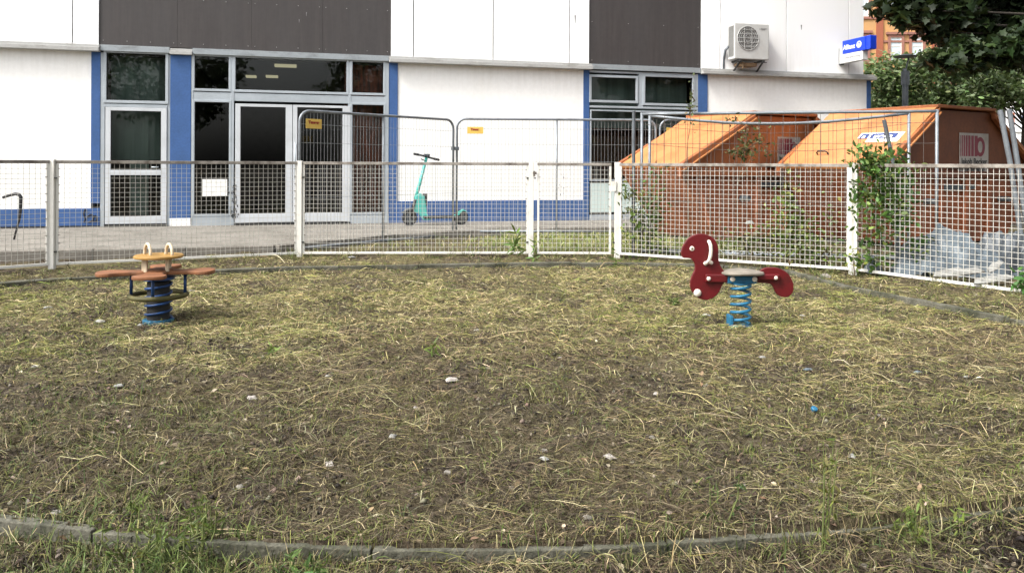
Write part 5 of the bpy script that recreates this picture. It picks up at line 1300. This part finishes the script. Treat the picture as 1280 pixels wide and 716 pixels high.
def weed(px, py, h, n, label, pal=GREEN, spread=.05, cat='weed', leaf=.06, name='tall_weed', base_z=None, blade=.012):
    b = gnd(px, py, 0.0); z = float(height(b.x, b.y)); e = empty(name, (b.x, b.y, z), random.uniform(0, 6), label, cat)
    mb = MB(); P = []; 
    nst = max(1, n // 14)
    for s in range(nst):
        ox, oy = random.gauss(0, spread), random.gauss(0, spread); lx, ly = random.gauss(0, .06) * h, random.gauss(0, .06) * h; hh = h * random.uniform(.7, 1.05)
        mb.tube([(ox * .12, oy * .12, -.02), (ox + lx * .4, oy + ly * .4, hh * .5), (ox + lx, oy + ly, hh)], [.0035, .0028, .0012], 5)
        for k in range(n // nst):
            t = random.uniform(.08, 1); P.append((ox + lx * t + random.gauss(0, .012), oy + ly * t + random.gauss(0, .012), hh * t))
    mb.build('stem', M['stem_green'], e)
    t_ = OVAL * np.array([1, .42])
    leaves('leaf_foliage', np.array(P), leaf, t_, OVALF, pick(pal, [1] * len(pal), len(P), .2), M['leaf'], e, .45, .8)
    return e
weed(1027, 690, .42, 60, 'tall thin yellow green weed standing by the near kerb at the right', [(.115, .13, .025), (.08, .11, .02), (.14, .14, .04)], .012, leaf=.040)
weed(1142, 668, .10, 90, 'low bushy green weed lying over the near kerb at the right', [(.12, .16, .03), (.08, .12, .025)], .07, leaf=.04, name='leafy_weed')
weed(905, 660, .22, 30, 'spindly dark green weed standing just left of the tall yellow green one', [(.05, .085, .025), (.07, .10, .03)], .05, leaf=.04)
weed(1166, 690, .30, 10, 'bare brown upright stalk standing in the dark soil at the right', [(.12, .10, .04), (.09, .09, .03)], .01, leaf=.03, name='dry_stalk')
weed(1200, 716, .04, 14, 'tiny bright green seedling in the dark soil of the lower right corner', [(.06, .16, .04), (.08, .19, .05)], .02, leaf=.06, name='seedling')
weed(250, 690, .17, 190, 'bushy bright green weed before the kerb, right one of the left cluster', [(.085, .125, .025), (.12, .15, .036), (.055, .085, .018)], .13, leaf=.036, name='leafy_weed')
weed(165, 690, .18, 190, 'bushy bright green weed before the kerb, left one of the left cluster', [(.085, .125, .025), (.12, .15, .036), (.055, .085, .018)], .13, leaf=.036, name='leafy_weed')
weed(365, 712, .07, 80, 'broad bright green weed at the bottom edge below the left kerb', [(.07, .125, .03), (.05, .09, .02)], .07, leaf=.045, name='leafy_weed')
weed(630, 330, .42, 26, 'long bladed green weed at the fence foot left of the gate', [(.08, .14, .03), (.12, .17, .04)], .10, leaf=.16)
weed(672, 332, .30, 24, 'green weed sprouting at the hinge post of the gate', [(.08, .14, .03), (.12, .17, .04)], .08, leaf=.12)
weed(767, 334, .22, 18, 'small green weed at the lock post of the gate', [(.08, .14, .03), (.12, .17, .04)], .05, leaf=.10)
weed(838, 381, .05, 26, 'flat round green weed rosette left of the red spring rider', [(.10, .15, .035), (.07, .12, .03)], .06, leaf=.08, name='weed_rosette')
weed(540, 445, .10, 22, 'small green weed alone in the middle of the dry ground', [(.11, .16, .03), (.08, .12, .025)], .03, leaf=.06)
weed(345, 447, .10, 22, 'small green weed below the brown spring toy', [(.11, .16, .03), (.08, .12, .025)], .03, leaf=.06)

# ------------------------------------------------------------------ rubbish behind the right fence
def crumple(name, c, sx, sy, hgt, m, label, cat, n=18, seed=1, rz=0.0, base=.09, sharp=9):
    e = None; mb = MB(); v = []
    for j in range(n + 1):
        for i in range(n + 1):
            u, w_ = i / n * 2 - 1, j / n * 2 - 1
            edge = max(0, 1 - (u * u) ** 1.3) * max(0, 1 - (w_ * w_) ** 1.3)
            z = hgt * edge ** .5 * (.45 + .9 * float(fbm(u * 1.4 + seed * 7, w_ * 1.4, seed, 2))) + .28 * hgt * (abs(float(fbm(u * 3.1 + seed, w_ * 3.1, seed + 5, 3)) - .5) * 2)
            wob = 1 + .35 * (float(fbm(u * 2 + 3, w_ * 2 + seed, seed + 8, 2)) - .5)
            x_, y_ = u * sx * wob, w_ * sy * wob
            v.append((x_ * math.cos(rz) - y_ * math.sin(rz), x_ * math.sin(rz) + y_ * math.cos(rz), z))
    f = [(j * (n + 1) + i, j * (n + 1) + i + 1, (j + 1) * (n + 1) + i + 1, (j + 1) * (n + 1) + i) for j in range(n) for i in range(n)]
    mb.add(v, f); o = mb.build(name, M[m], None, smooth=False)
    sol = o.modifiers.new('thickness', 'SOLIDIFY'); sol.thickness = .004
    o.location = (c[0], c[1], base); return tag(o, label, cat)
c = at(1190, 330, 9.4)
crumple('plastic_sheet', (c.x, 9.4), .52, .42, .42, 'tarp', 'crumpled grey blue plastic sheet heaped behind the right mesh fence', 'sheet', seed=3)
c = at(1150, 335, 9.15)
crumple('plastic_sheet', (c.x, 9.25), .24, .2, .18, 'tarp', 'small crumpled grey sheet left of the big blue grey heap', 'sheet', seed=5, n=12)
c = at(1272, 330, 9.3)
crumple('rubbish_bag', (c.x, 9.3), .34, .34, .55, 'dark_plastic', 'dark bulging rubbish bag at the right edge under the leaning pipes', 'bag', seed=8)
c = at(1098, 332, 9.3)
crumple('rubbish_bag', (c.x, 9.42), .09, .09, .16, 'tarp', 'small pale bag at the fence foot under the dense climber', 'bag', seed=11, n=10)
def board(px, py, Y, L, W, rz, tx, ty_, label, m='board_white'):
    p = at(px, py, Y); pts = [(-L, -W * .2), (-L * .2, -W * .55), (L, -W * .5), (L * .86, W * .25), (.3 * L, W * .3), (.22 * L, W * .6), (-L * .7, W * .45)]; n = len(pts)
    o = MB().add([(a, b, -.008) for a, b in pts] + [(a, b, .008) for a, b in pts], [tuple(reversed(range(n))), tuple(range(n, 2 * n))] + [(i, (i + 1) % n, (i + 1) % n + n, i + n) for i in range(n)]).build('broken_board', M[m])
    o.location = p; o.rotation_euler = (tx, ty_, rz); return tag(o, label, 'board')
board(1196, 340, 8.7, .30, .12, R(8), R(28), R(-6), 'long white broken board lying before the blue grey sheet')
board(1243, 333, 8.65, .13, .07, R(30), R(30), R(-25), 'small white board fragment tilted up before the dark bag')
board(1240, 349, 8.3, .24, .10, R(12), R(25), R(-8), 'white broken board lowest at the right edge behind the mesh')
c = at(937, 280, 10.9); crumple('plastic_scrap', (c.x, 10.9), .055, .03, .05, 'board_white', 'white plastic scrap caught on the weeds before the left skip', 'litter', seed=14, n=8, base=c.z)
tag(MB().tube([(0, 0, 0), (.02, 0, .12), (0, 0, .24)], .03, 8).build('drain_stub', M['black'], None, smooth=True), 'short black pipe stub standing before the left skip', 'pipe').location = (at(933, 300, 11.3).x, 11.3, .12)

# litter in the cut grass
LIT = [(597, 413, .05, 'board_white'), (565, 477, .075, 'sticker'), (490, 549, .045, 'board_white'), (45, 457, .05, 'board_white'), (315, 496, .06, 'sticker'), (148, 483, .045, 'board_white'), (680, 578, .035, 'board_white'), (762, 571, .05, 'sticker'),
       (883, 393, .065, 'board_white'), (1010, 466, .05, 'tarp'), (1147, 466, .05, 'tarp'), (1208, 471, .035, 'board_white'), (412, 578, .05, 'sticker'), (125, 402, .07, 'board_white'), (240, 367, .07, 'board_white'), (175, 405, .05, 'board_white'), (1065, 575, .04, 'board_white'),
       (820, 492, .04, 'sticker'), (410, 470, .03, 'board_white'), (700, 448, .03, 'sticker'), (60, 384, .06, 'board_white'), (440, 328, .09, 'board_white'), (953, 446, .04, 'board_white'), (520, 505, .03, 'sticker'), (1003, 393, .04, 'sticker')]
for i, (px, py, sz, m) in enumerate(LIT):
    b = gnd(px, py, 0.0)
    crumple('paper_scrap', (b.x, b.y), sz * .55, sz * .36, sz * .22, m, 'x', 'litter', n=6, seed=20 + i, rz=random.uniform(0, 6), base=float(height(b.x, b.y)) + .008)
    o = [o for o in bpy.data.objects if o.name.startswith('paper_scrap')][-1]
sc_l = sorted((o for o in bpy.data.objects if o.name.startswith('paper_scrap')), key=lambda o: o.name)
for i, o in enumerate(sc_l):
    o['label'] = {8: 'white torn paper scrap lying just below the red front panel of the rider', 14: 'white paper scrap lying just right of the brown spring toy', 15: 'white paper scrap lying just left of the spring toy base', 21: 'large white scrap lying at the foot of the left mesh fence', 1: 'largest pale stone coloured scrap in the middle of the dry grass'}.get(i, 'small pale scrap lying somewhere in the cut grass')
    if o['label'].startswith('small pale'): o['group'] = 'scraps littering the cut grass'
b = gnd(1017, 514, 0); o = MB().lathe([(.016, 0), (.018, .004), (.018, .014), (.014, .018)], 14).build('bottle_cap', M['spring_blue'], None, smooth='auto'); o.location = (b.x, b.y, float(height(b.x, b.y)) + .018); o.rotation_euler = (.5, .3, 0); tag(o, 'bright blue bottle cap lying in the grass at the right', 'bottle cap')
def stone(px, py, r, label=None):
    b = gnd(px, py, 0.0); mb = MB().ball((0, 0, 0), r, 5, (1.2, .9, .6)); mb.v = [(x * (1 + random.uniform(-.2, .2)), y * (1 + random.uniform(-.2, .2)), z * (1 + random.uniform(-.2, .2))) for x, y, z in mb.v]
    o = mb.build('stone', M['concrete'], None); o.location = (b.x, b.y, float(height(b.x, b.y)) + r * .35); o.rotation_euler = (0, 0, random.uniform(0, 6)); return tag(o, label or 'small grey stone lying in the dry grass', 'stone', None if label else 'stones in the dry grass')
stone(1032, 352, .06, 'fist sized grey stone by the far kerb near the white post')
for px, py in ((815, 545), (560, 590), (300, 610), (930, 600), (1100, 520), (70, 640), (680, 560), (640, 610), (1080, 700), (735, 655)): stone(px, py, random.uniform(.012, .022))
